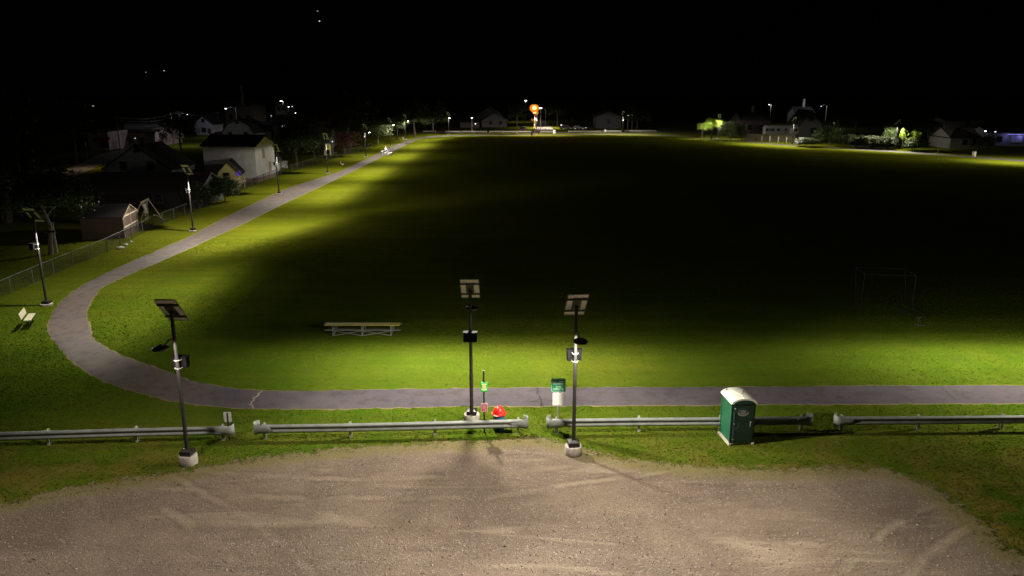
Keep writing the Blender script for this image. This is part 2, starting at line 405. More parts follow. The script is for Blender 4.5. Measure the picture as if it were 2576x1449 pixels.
je = [rng.normal(0, 1) for _ in range(2 * len(INN))]
for i, (a, b) in enumerate(zip(INN, OUT)):
    w = (b - a).length
    if a.y < 75:
        ja = (.06 * je[2 * i] + .05 * math.sin(i * .31)) / w; jb = (.06 * je[2 * i + 1] + .05 * math.sin(i * .23 + 1)) / w
    else: ja = jb = 0
    for k, q in enumerate(fr):
        qq = q + (ja if k == 0 else jb if k == 6 else 0)
        p = a.lerp(b, qq); PE.append(0. if k in (0, 6) else 1.); pm.v.append((p.x, p.y, .004 if k in (0, 6) else .03))
for i in range(len(INN) - 1):
    for k in range(6):
        a = i * 7 + k; pm.f.append((a, a + 1, a + 8, a + 7))
path = tag(pm.build('path', ASPH, smooth=True), kind='structure')
at = path.data.attributes.new('edge', 'FLOAT', 'POINT'); at.data.foreach_set('value', PE)
def crack(pa, pb, wid, m, seed, amp=.10):
    r = random.Random(seed); A = Vector((*P(*pa), .036)); B = Vector((*P(*pb), .036)); n = 26; c = MB(); off = 0; pts = []
    d = (B - A).normalized(); nn = Vector((-d.y, d.x, 0))
    for i in range(n + 1):
        off += r.uniform(-amp, amp) * .5; off *= .9
        pts.append(A.lerp(B, i / n) + nn * off)
    for p in pts:
        w = wid * r.uniform(.4, 1.4); c.v += [tuple(p - nn * w / 2), tuple(p + nn * w / 2)]
    c.f = [(2 * i, 2 * i + 1, 2 * i + 3, 2 * i + 2) for i in range(n)]
    return c.build('crack', m, path)
CRK = mat('crack_dark', (.025, .02, .018), .9, 0, .3, 9); DUST = mat('sandy_dust', (.30, .25, .18), .95, 0, .2, 5)  # dark strips drawn as the path cracks
crack((228, 795), (128, 803), .09, CRK, 1); crack((266, 882), (176, 905), .09, CRK, 2)
crack((1352, 977), (1362, 1022), .07, CRK, 3); crack((662, 985), (626, 1020), .09, DUST, 4); crack((626, 1020), (640, 1029), .07, DUST, 5)
crack((2366, 973), (2404, 1012), .035, CRK, 6); crack((1330, 1013), (1352, 1010), .04, CRK, 7, .05)
crack((398, 662 - 12), (452, 638 - 6), .04, CRK, 8, .05)

# gravel parking lot
LOT = [(-700, 1420), (-300, 1330), (0, 1288), (60, 1276), (130, 1256), (210, 1240), (300, 1227), (390, 1212), (480, 1196), (530, 1188), (600, 1176), (700, 1163), (800, 1152), (900, 1142),
 (1000, 1135), (1100, 1131), (1200, 1128), (1280, 1120), (1340, 1118), (1400, 1129), (1440, 1142), (1480, 1150), (1520, 1163), (1600, 1175), (1680, 1185), (1760, 1190),
 (1850, 1196), (1950, 1198), (2050, 1196), (2150, 1195), (2230, 1200), (2280, 1215), (2320, 1235), (2360, 1265), (2400, 1300), (2440, 1335), (2470, 1370), (2510, 1396), (2570, 1412), (2700, 1425)]
edge = smooth_pts([P(*q) for q in LOT], .25)
lot_edge = [(p.x, p.y) for p in edge]
lm = MB(); rows = [0, .25, .55, .9, 1.6]
EV = []
for i, p in enumerate(edge):
    t = (edge[min(i + 1, len(edge) - 1)] - edge[max(i - 1, 0)]).normalized(); nn = Vector((t.y, -t.x, 0))
    for r_ in (-.9, 0., .5, .95):
        q = p + nn * r_; lm.v.append((q.x, q.y, .012)); EV.append({-.9: 0., 0.: .33, .5: .66, .95: 1.}[r_])

for i in range(len(edge) - 1):
    for k in range(3):
        a = i * 4 + k; lm.f.append((a, a + 1, a + 5, a + 4))
o_ = len(lm.v); inner = []
ex = np.array([p[0] for p in lot_edge]); ey = np.array([p[1] for p in lot_edge])
for x in np.arange(ex.min() - .5, ex.max() + 1.5, .25):
    y = np.interp(x, ex, ey); sl = (np.interp(x + .5, ex, ey) - np.interp(x - .5, ex, ey))
    inner.append((x, y - .55 * math.sqrt(1 + sl * sl)))
for x, y in inner: lm.v += [(x, y, .006), (x, -30, .006)]; EV += [1., 1.]
for i in range(len(inner) - 1): a = o_ + 2 * i; lm.f.append((a, a + 1, a + 3, a + 2))
lot = lm.build('gravel_lot', GRAVEL); tag(lot, kind='structure')
at = lot.data.attributes.new('edge', 'FLOAT', 'POINT'); at.data.foreach_set('value', EV)

# far street that climbs away, and its asphalt
rd = MB(); pts = [P(1347, 331), P(1398, 331), P(1388, 321), P(1376, 310), P(1367, 301.5), P(1352, 301.5), P(1349, 310), P(1347, 321)]
rd.add([(*p, .02) for p in pts], [(0, 1, 2, 7), (7, 2, 3, 6), (6, 3, 4, 5)])
ASPH2 = mat('road_asphalt', (.22, .19, .16), .85, 0, .25, .15, .1)
tag(rd.build('street', ASPH2), kind='structure')
cr = MB(); cr.add([(*P(700, 334.5), .012), (*P(2300, 334.5), .012), (*P(2300, 331), .012), (*P(700, 331), .012)], [(0, 1, 2, 3)])
tag(cr.build('cross_street', mat('old_asphalt', (.07, .06, .055), .9, 0, .2, .2)), kind='structure')
vr = MB(); vr.add([(*P(*q), .015) for q in ((172, 462), (205, 436), (262, 412), (335, 392), (392, 375), (360, 364), (250, 388), (170, 425), (120, 462))], [tuple(range(9))])
tag(vr.build('village_street', mat('pale_drive', (.20, .17, .13), .9, 0, .25, .3)), kind='structure')
# hills behind
hm = MB(); nx = 90; prof = []
for i in range(nx + 1):
    x = -1800 + 3600 * i / nx
    prof.append((x, 40 + 26 * math.sin(x * .0031) + 14 * math.sin(x * .011 + 1) + 8 * math.sin(x * .03)))
for x, h in prof: hm.v += [(x, 820, -1), (x, 900, h * .6), (x, 1050, h + 20), (x, 1500, -1)]
for i in range(nx):
    for k in range(3): a = 4 * i + k; hm.f.append((a, a + 4, a + 5, a + 1))
tag(hm.build('hills', mat('wooded_hillside', (.012, .016, .008), 1., 0, .4, .02), smooth=True), kind='structure')

# turf tufts and loose stones (nobody could count them)
def in_lot(x, y):
    xs = np.array([p[0] for p in lot_edge]); ys = np.array([p[1] for p in lot_edge])
    return y < np.interp(x, xs, ys)
CL = np.array([((a.x + b.x) / 2, (a.y + b.y) / 2, (b - a).length / 2) for a, b in zip(INN, OUT) if a.y < 90])
def in_path(x, y, m=0.):
    out = np.zeros(len(x), bool)
    for i in range(0, len(x), 4000):
        d = np.hypot(x[i:i + 4000, None] - CL[None, :, 0], y[i:i + 4000, None] - CL[None, :, 1])
        j = d.argmin(1); out[i:i + 4000] = d[np.arange(len(j)), j] < CL[j, 2] + m
    return out
def tufts(name, x, y, hgt, wid, m):
    n = len(x); nb = 3
    ang = rng.uniform(0, 2 * np.pi, (n, nb)); h = hgt[:, None] * rng.uniform(.6, 1.2, (n, nb)); w = wid[:, None] * rng.uniform(.6, 1.3, (n, nb))
    ox = x[:, None] + rng.normal(0, 1, (n, nb)) * wid[:, None]; oy = y[:, None] + rng.normal(0, 1, (n, nb)) * wid[:, None]
    lean = rng.normal(0, .45, (n, nb, 2)) * h[..., None]
    v = np.zeros((n, nb, 3, 3))
    v[..., 0, 0] = ox - np.cos(ang) * w; v[..., 0, 1] = oy - np.sin(ang) * w
    v[..., 1, 0] = ox + np.cos(ang) * w; v[..., 1, 1] = oy + np.sin(ang) * w
    v[..., 2, 0] = ox + lean[..., 0]; v[..., 2, 1] = oy + lean[..., 1]; v[..., 2, 2] = h
    return tri_mesh(name, v.reshape(-1, 3), m)
def tri_mesh(name, v, m, k=3):
    me = bpy.data.meshes.new(name); nv = len(v); nf = nv // k
    me.vertices.add(nv); me.vertices.foreach_set('co', np.ascontiguousarray(v, dtype=np.float32).ravel())
    me.loops.add(nv); me.loops.foreach_set('vertex_index', np.arange(nv, dtype=np.int32))
    me.polygons.add(nf); me.polygons.foreach_set('loop_start', np.arange(0, nv, k, dtype=np.int32))
    try: me.polygons.foreach_set('loop_total', np.full(nf, k, dtype=np.int32))
    except Exception: pass
    me.update(calc_edges=True); me.materials.append(m)
    o = bpy.data.objects.new(name, me); COL.objects.link(o); return o
n = 270000
ty = 21 + (78 - 21) * rng.random(n) ** 1.35; tx = rng.uniform(-1, 1, n) * (ty * .70 + 3)
keep = ~in_path(tx, ty, -.08) & (~in_lot(tx, ty) | ((~in_lot(tx, ty + 1.1)) & (rng.random(n) < .30) & (np.sin(tx * 2.1) * np.cos(ty * 2.7 + tx) + rng.normal(0, .4, n) > .1)) )
tx, ty = tx[keep], ty[keep]
gt = tufts('grass', tx, ty, rng.uniform(.012, .034, len(tx)) * (1 + (rng.random(len(tx)) < .06) * .8), rng.uniform(.014, .03, len(tx)), GRASS); tag(gt, kind='stuff')
ns = 16000
sx_ = rng.uniform(-19, 19, ns); sy_ = 20 + rng.random(ns) * 13; k = in_lot(sx_, sy_ + .15); sx_, sy_ = sx_[k], sy_[k]; ns = len(sx_)
oc = np.array([(1, 0, 0), (0, 1, 0), (-1, 0, 0), (0, -1, 0), (0, 0, 1), (0, 0, -1)], float); of = [(0, 1, 4), (1, 2, 4), (2, 3, 4), (3, 0, 4), (1, 0, 5), (2, 1, 5), (3, 2, 5), (0, 3, 5)]
sz = rng.uniform(.012, .03, ns) * (1 + 1.0 * (rng.random(ns) < .04)); aa = rng.uniform(0, 6.3, ns)
V = oc[None] * sz[:, None, None] * np.array([1, .75, .5]) * rng.uniform(.7, 1.3, (ns, 6, 1))
Vx = V[..., 0] * np.cos(aa)[:, None] - V[..., 1] * np.sin(aa)[:, None]; Vy = V[..., 0] * np.sin(aa)[:, None] + V[..., 1] * np.cos(aa)[:, None]
V = np.stack([Vx + sx_[:, None], Vy + sy_[:, None], V[..., 2] + .014], -1)[:, np.array(of)].reshape(-1, 3)
def stone_mat():
    m, nt, ln, b = nodes_of('loose_stones'); gi = nt.new('ShaderNodeNewGeometry')
    ln.new(ramp(nt, ln, gi.outputs['Random Per Island'], [(0, (.12, .09, .075)), (.6, (.26, .21, .18)), (1, (.52, .46, .42))]), b.inputs['Base Color'])
    b.inputs['Roughness'].default_value = .8; return m
tag(tri_mesh('gravel_stones', V, stone_mat()), kind='stuff')

# ============================================================ SOLAR LAMPS
LENS = emat('led_lens', (1., .97, .9), 60.)
LIGHT_PARK = led_light('led_light', 9500 * LAMP_POWER)
def make_lamp(z0, pier):
    t = thing('solar_lamp_post', (0, 0, 0))
    if pier: MB().lathe([(.37, 0), (.375, .02), (.36, z0 - .02), (.345, z0)], 28).build('concrete_base', CONC, t, True)
    else: MB().lathe([(.40, 0), (.40, z0 - .015), (.38, z0)], 28).build('concrete_base', CONC, t, True)
    b = MB(); b.box((0, 0, z0 + .10), (.46, .46, .20)); b.add([(-.23, -.23, z0 + .2), (.23, -.23, z0 + .2), (.23, .23, z0 + .2), (-.23, .23, z0 + .2), (-.09, -.09, z0 + .27), (.09, -.09, z0 + .27), (.09, .09, z0 + .27), (-.09, .09, z0 + .27)], [(0, 1, 5, 4), (1, 2, 6, 5), (2, 3, 7, 6), (3, 0, 4, 7), (4, 5, 6, 7)])
    b.build('base_cover', BLACK, t)
    MB().tube([(0, 0, z0 + .2), (0, 0, 5.55)], [.085, .068], 14).build('pole', POLE, t, True)
    MB().tube([(0, 0, 5.5), (0, 0, 6.42)], [.074, .074], 14).build('mast_sleeve', BLACK, t, True)
    # battery box on the side away from the lamp head
    bb = MB().box((0, -.28, 4.34), (.60, .28, .44)).build('battery_box', BOXM, t, bevel=.02)
    lid = MB().box((0, -.28, 4.572), (.64, .32, .03)).build('box_lid', WHITEM if False else BOXM, bb)
    for z in (4.16, 4.50):
        s = MB(); s.tube([(-.13, -.16, z), (-.11, .05, z), (-.05, .09, z), (.05, .09, z), (.11, .05, z), (.13, -.16, z)], .010, 6); s.build('strap', STRAP, bb)
    # lamp head on a short arm, local +Y
    am = MB().tube([(0, .05, 5.38), (0, .25, 5.48), (0, .5, 5.47), (0, .72, 5.38)], .032, 8).build('lamp_arm', BLACK, t, True)
    hd = MB(); hd.lathe([(.02, .075), (.14, .07), (.24, .045), (.285, .01), (.29, -.03), (.28, -.05)], 28, (0, 1.0, 5.36), 1., 1.25); hd.build('lamp_head', BLACK, t, True)
    for o in [o for o in t.children if o.name.startswith('lamp_head')]: head = o
    ph = MB().tube([(0, 1.0, 5.43), (0, 1.0, 5.50)], .04, 8).build('photocell', BLACK, head)
    ln_ = MB().lathe([(.235, 0.01), (.22, .0), (.15, -.012), (.02, -.015)], 24, (0, 1.0, 5.326), 1., 1.2).build('lens', LENS, head, True)
    # panel assembly turns on its own
    pn = bpy.data.objects.new('solar_panel', None); 
    tilt = R(48); w = .80; d = 1.50; c = Vector((0, .08, 6.56))
    Mx = Matrix.Rotation(-tilt, 3, 'X')   # lowers the +Y (far) edge
    def bx(ctr, dim): 
        ctr = Vector(ctr); b = MB().box((0, 0, 0), dim, M=Mx); off = c + Mx @ ctr; b.v = [tuple(Vector(v) + off) for v in b.v]; return b
    mods = bx((0, 0, .0), (w, d, .02)).build('solar_panel', WHITEM, t)
    bx((0, 0, .013), (w - .05, d - .05, .008)).build('solar_cells', PVCELL, mods)
    fm = MB()
    for q in (((0, d / 2, -.012), (w + .02, .03, .05)), ((0, -d / 2, -.012), (w + .02, .03, .05)), ((w / 2, 0, -.012), (.03, d - .04, .05)), ((-w / 2, 0, -.012), (.03, d - .04, .05))):
        p = bx(*q); fm.add(p.v, p.f)
    fm.build('panel_frame', ALU, mods)
    rm = MB()
    for q in (((0, .42, -.055), (w + .06, .07, .045)), ((0, -.42, -.055), (w + .06, .07, .045)), ((-.15, 0, -.05), (.05, .95, .05)), ((.15, 0, -.05), (.05, .95, .05)), ((0, 0, -.075), (.30, .80, .03))):
        p = bx(*q); rm.add(p.v, p.f)
    rm.tube([(0, 0, 6.3), tuple(c + Mx @ Vector((0, 0, -.06)))], .07, 8)
    rm.build('panel_bracket', BLACK, mods)
    return t
LAMPS = [ # base px, head heading deg, panel heading deg, tall pier?, scale, light power, label
 ((475, 1165), -97, 88, 1, 1.0, 'solar lamp post in front of the left guardrail, its head over the gravel'),
 ((1187, 1060), 89, 90, 1, .97, 'solar lamp post behind the middle guardrail, its battery box facing the parking lot'),
 ((1442, 1142), -84, 95, 1, 1.0, 'solar lamp post at the gravel edge beside the green trail sign'),
 ((118, 768), 3, 84, 0, .985, 'solar lamp post next to the cream bench at the bend of the path'),
 ((486, 582), -20, 84, 0, 1.0, 'solar lamp post nearest the brown shed on the left of the path'),
 ((702, 488), 1, 86, 0, 1.0, 'solar lamp post in front of the tall white house'),
 ((824, 436), 0, 88, 0, .99, 'solar lamp post beside the yellow playhouse by the fence'),
 ((920.5, 395), 0, 60, 0, 1.0, 'solar lamp post just before the small bleachers on the path'),
 ((982, 367), 0, 55, 0, 1.0, 'solar lamp post under the lit tree leaves where the path meets the far bend'),
 ((1020, 351), -20, 66, 0, 1.0, 'solar lamp post at the far left bend with a bright white lamp'),
 ((1129, 339), -65, 76, 0, 1.0, 'solar lamp post standing at the left end of the far guardrail'),
 ((1350, 337), -90, 92, 0, 1.0, 'solar lamp post close beside the orange street light pole'),
 ((1566, 335.5), -110, 108, 0, 1.0, 'solar lamp post at the far guardrail right of the orange street light'),
 ((1806, 349), 214, 72, 0, 1.0, 'solar lamp post between the two lit bushes on the right'),
 ((1993, 363), 215, 106, 0, 1.0, 'solar lamp post in front of the camper trailer'),
 ((2251, 375), 222, 125, 0, 1.0, 'solar lamp post in the lit hedge at the far right'),
]
pier = make_lamp(.40, True); flat = make_lamp(.14, False); used = set()
LAMP_OBJ = []
def put_lamp(px, head, pan, tall, sc, label, off=False):
    src = pier if tall else flat
    if src.name in used: t = copy_tree(src)
    else: t = src; used.add(src.name)
    X, Y = P(*px); t.location = (X, Y, 0); t.rotation_euler = (0, 0, R(head - 90)); t.scale = (1, 1, sc)
    for c in t.children:
        if c.name.split('.')[0] == 'solar_panel': c.rotation_euler = (0, 0, R(pan - head))
    tag(t, label, 'lamp post', 'solar lamp posts along the walking path')
    lo = bpy.data.objects.new('led_light', LIGHT_PARK); COL.objects.link(lo); lo.parent = t; lo.location = (0, 1.0, 5.23)
    drop = {10: .07, 9: .07, 8: .035, 7: .03}.get(len(LAMP_OBJ), 0)   # deeper drop lenses on the far fittings
    for c in t.children:
        for k in c.children:
            if k.name.startswith('lens') and drop: k.location = (0, 0, -drop)
    LAMP_OBJ.append((t, lo)); return t
for px, hd_, pn_, tall, sc, lab in LAMPS: put_lamp(px, hd_, pn_, tall, sc, lab)
off_ = put_lamp((2830, 1049), 89, 90, 1, .97, 'solar lamp post behind the right guardrail, beyond the frame edge')
put_lamp((2622, 406), 225, 110, 0, 1.0, 'solar lamp post of the far right path, beyond the frame edge')
NARROW = led_light('narrow_led_light', 9500 * LAMP_POWER * 1.25, fwd=[(-4, .006), (-2.6, .03), (-1.6, .05), (-.8, .27), (0, .60), (.6, .88), (1.1, 1.), (1.5, .95), (1.8, .60), (2.1, .20), (2.45, .04), (3.2, .005), (4, .001)], lat=[(0, 1.), (.7, 1.), (1.25, .64), (1.8, .27), (2.4, .08), (3.2, .02), (4.5, .012), (6, .003)])
LAMP_OBJ[1][1].data = NARROW
FARL = led_light('far_led_light', 9500 * LAMP_POWER * 1.45, fwd=[(-4, .004), (-2.6, .015), (-1.6, .07), (-.8, .22), (0, .45), (.7, .75), (1.2, 1.), (2.0, .9), (2.5, .45), (3.0, .12), (3.6, .02), (4, .005)])
for t_, l_ in LAMP_OBJ:
    if t_.location.y > 150 and t_.location.x > 50: l_.data = FARL
for t_, l_ in LAMP_OBJ:
    if t_ == off_: l_.data = NARROW.copy(); l_.data.energy *= .85
LOTF = [(-4, .004), (-2.6, .015), (-1.6, .06), (-.8, .36), (0, .6), (.7, .8), (1.3, .9), (1.8, .8), (2.3, .5), (3, .2), (4, .06)]
for i in (0, 2):
    d = led_light('lot_led_light', 9500 * LAMP_POWER * .50, (1., .89, .77), fwd=LOTF, lat=[(0, 1.), (.8, 1.), (1.3, .66), (1.9, .22), (2.6, .06), (4., .025), (6, .004)]); LAMP_OBJ[i][1].data = d

# ============================================================ GUARDRAILS
def guardrail(posts_px, endL, endR, label, lcap=True, rcap=True):
    posts = [Vector((*P(*q), 0)) for q in posts_px]
    t = thing('guardrail', (posts[0].x, posts[0].y, 0), 0, label, 'guardrail', 'steel guardrails between lot and path')
    O = posts[0].copy(); posts = [p - O for p in posts]
    front = Vector((0, -.10, 0))
    A = posts[0] + front; B = posts[-1] + front
    YL = A + (A - posts[1] - front).normalized() * endL; YR = B + (B - posts[-2] - front).normalized() * endR
    line = [YL] + [p + front for p in posts] + [YR]
    prof = [(0, .325), (-.04, .34), (-.10, .41), (-.10, .445), (-.008, .50), (0, .535), (-.008, .565), (-.10, .625), (-.10, .66), (-.04, .715), (0, .725)]
    m = MB()
    k = len(prof)
    for p in line:
        for q in prof: m.v.append((p.x, p.y + q[0], q[1]))
    for i in range(len(line) - 1):
        for j in range(k - 1): a = i * k + j; m.f.append((a, a + 1, a + 1 + k, a + k))
    o = m.build('rail', GALV, t, True); s = o.modifiers.new('thick', 'SOLIDIFY'); s.thickness = .006
    for p in posts:
        pm_ = MB()
        pm_.box((p.x, p.y - .02, .365), (.11, .012, .73)).box((p.x, p.y + .13, .365), (.11, .012, .73)).box((p.x, p.y + .055, .365), (.012, .14, .73))
        pm_.box((p.x, p.y - .06, .53), (.09, .07, .30)).box((p.x, p.y - .188, .53), (.03, .012, .03))
        pm_.build('post', GALVP, t)
    def wing(p, sgn, inner):
        w = MB(); pts = []
        pts.append((p.x - sgn * .62, p.y - .115, .24)); pts.append((p.x - sgn * .45, p.y - .115, .34)); pts.append((p.x - sgn * .12, p.y - .115, .36))
        for q in range(0, 9):
            a = q / 8 * math.pi * .95
            pts.append((p.x + sgn * .24 * math.sin(a), p.y - .115 + .22 - .22 * math.cos(a), .40 + .14 * min(1, q / 3)))
        zc = .53; rows_ = []
        for (x, y, hh) in pts:
            hgt = hh / 2
            rows_.append([(x, y, zc - hgt), (x, y, zc), (x, y, zc + hgt)])
        rows_[0] = [(pts[0][0] + sgn * .13, pts[0][1], zc - .15), (pts[0][0], pts[0][1], zc), (pts[0][0] + sgn * .13, pts[0][1], zc + .15)]
        for r_ in rows_: w.v += r_
        for i in range(len(rows_) - 1):
            for j in (0, 1): a = i * 3 + j; w.f.append((a, a + 1, a + 4, a + 3))
        o = w.build('end_wing', GALV, t, True); s = o.modifiers.new('thick', 'SOLIDIFY'); s.thickness = .008
    if lcap: wing(YL, -1, None)
    if rcap: wing(YR, 1, None)
    return t
guardrail([(-330, 1134), (-101, 1127), (123, 1120), (345, 1113), (562, 1108)], .3, .28, 'guardrail at far left that ends beside the small blank sign', lcap=False)
guardrail([(667, 1104), (882, 1101), (1094, 1096), (1303, 1090)], .22, .22, 'guardrail between the left and centre gaps, in front of the red-lidded bin')
guardrail([(1400, 1089), (1607, 1086), (1812, 1084.5), (2014, 1083)], .22, .25, 'guardrail that runs from the green trail sign to behind the portable toilet')
guardrail([(2115, 1083), (2308, 1082), (2518, 1080), (2730, 1078), (2940, 1076)], .12, .3, 'guardrail at the far right, dark and unlit', rcap=False)

# ============================================================ SIGNS
def rrect(w, h, r, n=5):
    out = []
    for cx, cz, a0 in ((w / 2 - r, h / 2 - r, 0), (-w / 2 + r, h / 2 - r, 90), (-w / 2 + r, -h / 2 + r, 180), (w / 2 - r, -h / 2 + r, 270)):
        for k in range(n + 1): a = R(a0 + 90 * k / n); out.append((cx + r * math.cos(a), cz + r * math.sin(a)))
    return out
SGREEN = mat('green_sign_sheeting', (.005, .22, .095), .4, 0, .06, 3); SWHITE = mat('white_sign_sheeting', (.80, .80, .76), .45, 0, .04, 3)
SLET = mat('mint_white_lettering', (.62, .85, .70), .5, 0, .03, 3)
X, Y = P(1402.5, 1090)
t = thing('trail_sign', (X, Y, 0), 0, 'green walking trail sign above a blank white board on one post', 'sign')
MB().tube([(0, 0, 0), (0, 0, 2.62)], .035, 10).build('sign_post', ALU, t, True)
bd = MB().prism([(x, z + 2.33) for x, z in rrect(.64, .62, .05)], 'y', -.055, -.040).build('sign_board', SGREEN, t)
fr_ = MB(); outer = rrect(.60, .58, .04); innr = rrect(.575, .555, .035); n_ = len(outer)
fr_.v = [(x, -.0585, z + 2.33) for x, z in outer] + [(x, -.0585, z + 2.33) for x, z in innr]; fr_.f = [(i, (i + 1) % n_, n_ + (i + 1) % n_, n_ + i) for i in range(n_)]
fr_.build('border_line', SLET, bd)
text_obj('lettering', 'Dave J.', .085, SLET, bd, (-.155, -.058, 2.50), (R(90), 0, 0), bold=.002)
text_obj('lettering', 'Memorial Park', .085, SLET, bd, (0, -.058, 2.405), (R(90), 0, 0), bold=.002)
text_obj('lettering', '1/2 Mile', .085, SLET, bd, (.01, -.058, 2.245), (R(90), 0, 0), bold=.003)
text_obj('lettering', 'Walking Trail', .085, SLET, bd, (0, -.058, 2.15), (R(90), 0, 0), bold=.003)
MB().box((0, -.058, 2.345), (.48, .003, .012)).box((.14, -.058, 2.50), (.22, .003, .035)).build('dividing_line', SLET, bd)
MB().prism([(x, z + 1.67) for x, z in rrect(.49, .60, .04)], 'y', -.055, -.040).build('blank_board', SWHITE, t)

X, Y = P(578, 1109)
t = thing('small_sign', (X, Y, 0), R(4), 'small blank back of a road sign at the left guardrail end', 'sign')
MB().prism([(x, z + 1.12) for x, z in rrect(.33, .47, .05)], 'y', .02, .028).build('sign_board', mat('aluminium_sign_back', (.60, .61, .55), .45, .2, .08, 4), t)
MB().box((0, 0, .68), (.055, .03, 1.30)).build('sign_post', POLE, t)

X, Y = P(1219, 1088)
t = thing('dog_waste_station', (X, Y, 0), R(3), 'black post with a green bag dispenser sign and a red notice', 'sign post')
MB().tube([(-.0, 0, 0), (-.02, 0, 2.95)], .04, 10).build('post', BLACK, t, True)
gb = MB().prism([(x, z + 2.21) for x, z in rrect(.32, .45, .04)], 'y', -.09, -.04).build('green_sign', mat('leaf_green_sign', (.03, .30, .06), .4, 0, .1, 8), t)
PALEY = mat('pale_yellow_print', (.62, .75, .30), .5, 0, .15, 12)
MB().box((0, -.092, 2.36), (.24, .003, .035)).box((0, -.092, 2.315), (.18, .003, .02)).box((0, -.092, 2.12), (.24, .003, .05)).box((.03, -.092, 2.065), (.20, .003, .02)).build('printed_lines', PALEY, gb)
MB().prism([(x, z + 2.225) for x, z in rrect(.18, .12, .05)], 'y', -.0935, -.0905).build('printed_picture', mat('orange_picture', (.60, .50, .16), .5, 0, .35, 14), gb)
rb = MB().prism([(x, z + 1.23) for x, z in rrect(.29, .42, .03)], 'y', -.06, -.045).build('red_notice', mat('pink_white_edge', (.62, .40, .38), .5, 0, .06, 6), t)
MB().box((0, -.062, 1.225), (.245, .004, .36)).build('red_field', mat('faded_red_sheeting', (.36, .055, .10), .5, 0, .15, 9), rb)
PINK = mat('pink_white_print', (.75, .50, .50), .5, 0, .05, 4)
text_obj('lettering', 'DOG WASTE', .044, PINK, rb, (0, -.0655, 1.365), (R(90), 0, 0), bold=.001)
ml = MB()
for i, w in enumerate((.19, .16, .18, .14)): ml.box(((w - .19) / 4, -.0655, 1.30 - i * .035), (w, .003, .011))
ml.prism([(x + .06, z + 1.12) for x, z in rrect(.06, .06, .03)], 'y', -.0665, -.0645).prism([(x - .02, z + 1.085) for x, z in rrect(.05, .04, .02)], 'y', -.0665, -.0645)
ml.build('printed_lines', PINK, rb)

# trash barrel
X, Y = P(1255, 1089); X *= 1.012; Y += .37
t = thing('trash_barrel', (X, Y, 0), 0, 'blue trash barrel with a bright red dome lid behind the guardrail', 'trash barrel')
MB().lathe([(.24, 0), (.255, .02), (.255, .27), (.268, .29), (.268, .31), (.255, .33), (.258, .52), (.27, .54), (.27, .56), (.258, .58), (.255, .78), (.262, .79)], 32).build('barrel', mat('blue_barrel_paint', (.03, .12, .24), .5, 0, .2, 4), t, True)
lid = MB().lathe([(.265, .78), (.335, .76), (.342, .79), (.29, .81), (.272, .84), (.25, .94), (.20, 1.04), (.12, 1.11), (.02, 1.13)], 32).build('lid', mat('red_plastic', (.70, .022, .012), .35, 0, .08, 3), t, True)

# ============================================================ PORTABLE TOILET
FL = Vector((*P(1833.5, 1120.7), 0)); FRp = Vector((*P(1893, 1118), 0)); BL = Vector((*P(1807.7, 1089.4), 0))
t = thing('portable_toilet', tuple(FL), math.atan2((FRp - FL).y, (FRp - FL).x), 'dark green portable toilet with a domed white roof in front of the guardrail', 'portable toilet')
W = 1.07; D = 1.22; HW = 1.93
PG = mat('green_plastic_wall', (.009, .085, .04), .45, 0, .15, 2.5); PD = mat('dark_green_door_plastic', (.012, .035, .025), .45, 0, .2, 3); ROOFW = mat('translucent_white_roof', (.80, .80, .68), .4, 0, .05, 4)
def box_between(m, x0, x1, y0, y1, z0, z1): return m.box(((x0 + x1) / 2, (y0 + y1) / 2, (z0 + z1) / 2), (x1 - x0, y1 - y0, z1 - z0))
m = MB(); box_between(m, -.04, .06, -.06, D + .04, 0, .08); box_between(m, W - .06, W + .04, -.06, D + .04, 0, .08); box_between(m, 0, W, 0, D, .05, .11); m.build('skid_base', mat('grey_skid', (.42, .38, .30), .8, 0, .15, 5), t)
m = MB(); box_between(m, .03, W - .03, .03, D - .03, .11, HW); m.build('cabin', PG, t)
for nm, xa, xb, ya, yb in (('corner_post', 0, .06, 0, .06), ('corner_post', W - .06, W, 0, .06), ('corner_post', 0, .06, D - .06, D), ('corner_post', W - .06, W, D - .06, D)):
    m = MB(); box_between(m, xa, xb, ya, yb, .11, HW + .02); m.build(nm, PG if ya > .5 else PD, t, bevel=.012)
arc = [(W / 2 + (W / 2 + .035) * math.cos(a), HW - .02 + .24 * math.sin(a)) for a in [math.pi * k / 14 for k in range(15)]]
rf = MB(); ns_ = 7
for j in range(ns_):
    yy = -.05 + (D + .10) * j / (ns_ - 1); hgt = 1. + .35 * math.sin(math.pi * j / (ns_ - 1)) * .55
    for x, z in arc: rf.v.append((x, yy, HW + .0 + (z - HW + .02) * hgt))
for j in range(ns_ - 1):
    for i in range(14): a = j * 15 + i; rf.f.append((a, a + 1, a + 16, a + 15))
rf.f.append(tuple(range(15))); rf.f.append(tuple(range((ns_ - 1) * 15, ns_ * 15))[::-1]); b0 = [0, 14, ns_ * 15 - 1, (ns_ - 1) * 15]; rf.f.append(tuple(b0))
roof_o = rf.build('roof', ROOFW, t, True)
rb_ = MB()
for x0, y0, x1, y1 in ((.5, .25, .25, .95), (.5, .25, .82, .95), (.5, .25, .5, -.04), (.25, .95, .82, .95)):
    def rz(x, y):
        j = (y + .05) / (D + .1); hgt = 1. + .35 * .55 * math.sin(math.pi * min(1, max(0, j))); c_ = max(-1, min(1, (x - W / 2) / (W / 2 + .035))); return HW + .24 * math.sqrt(1 - c_ * c_) * hgt + .004
    rb_.tube([(x0 + (x1 - x0) * k / 6, y0 + (y1 - y0) * k / 6, rz(x0 + (x1 - x0) * k / 6, y0 + (y1 - y0) * k / 6)) for k in range(7)], .012, 5)
rb_.build('roof_ribs', ROOFW, roof_o)
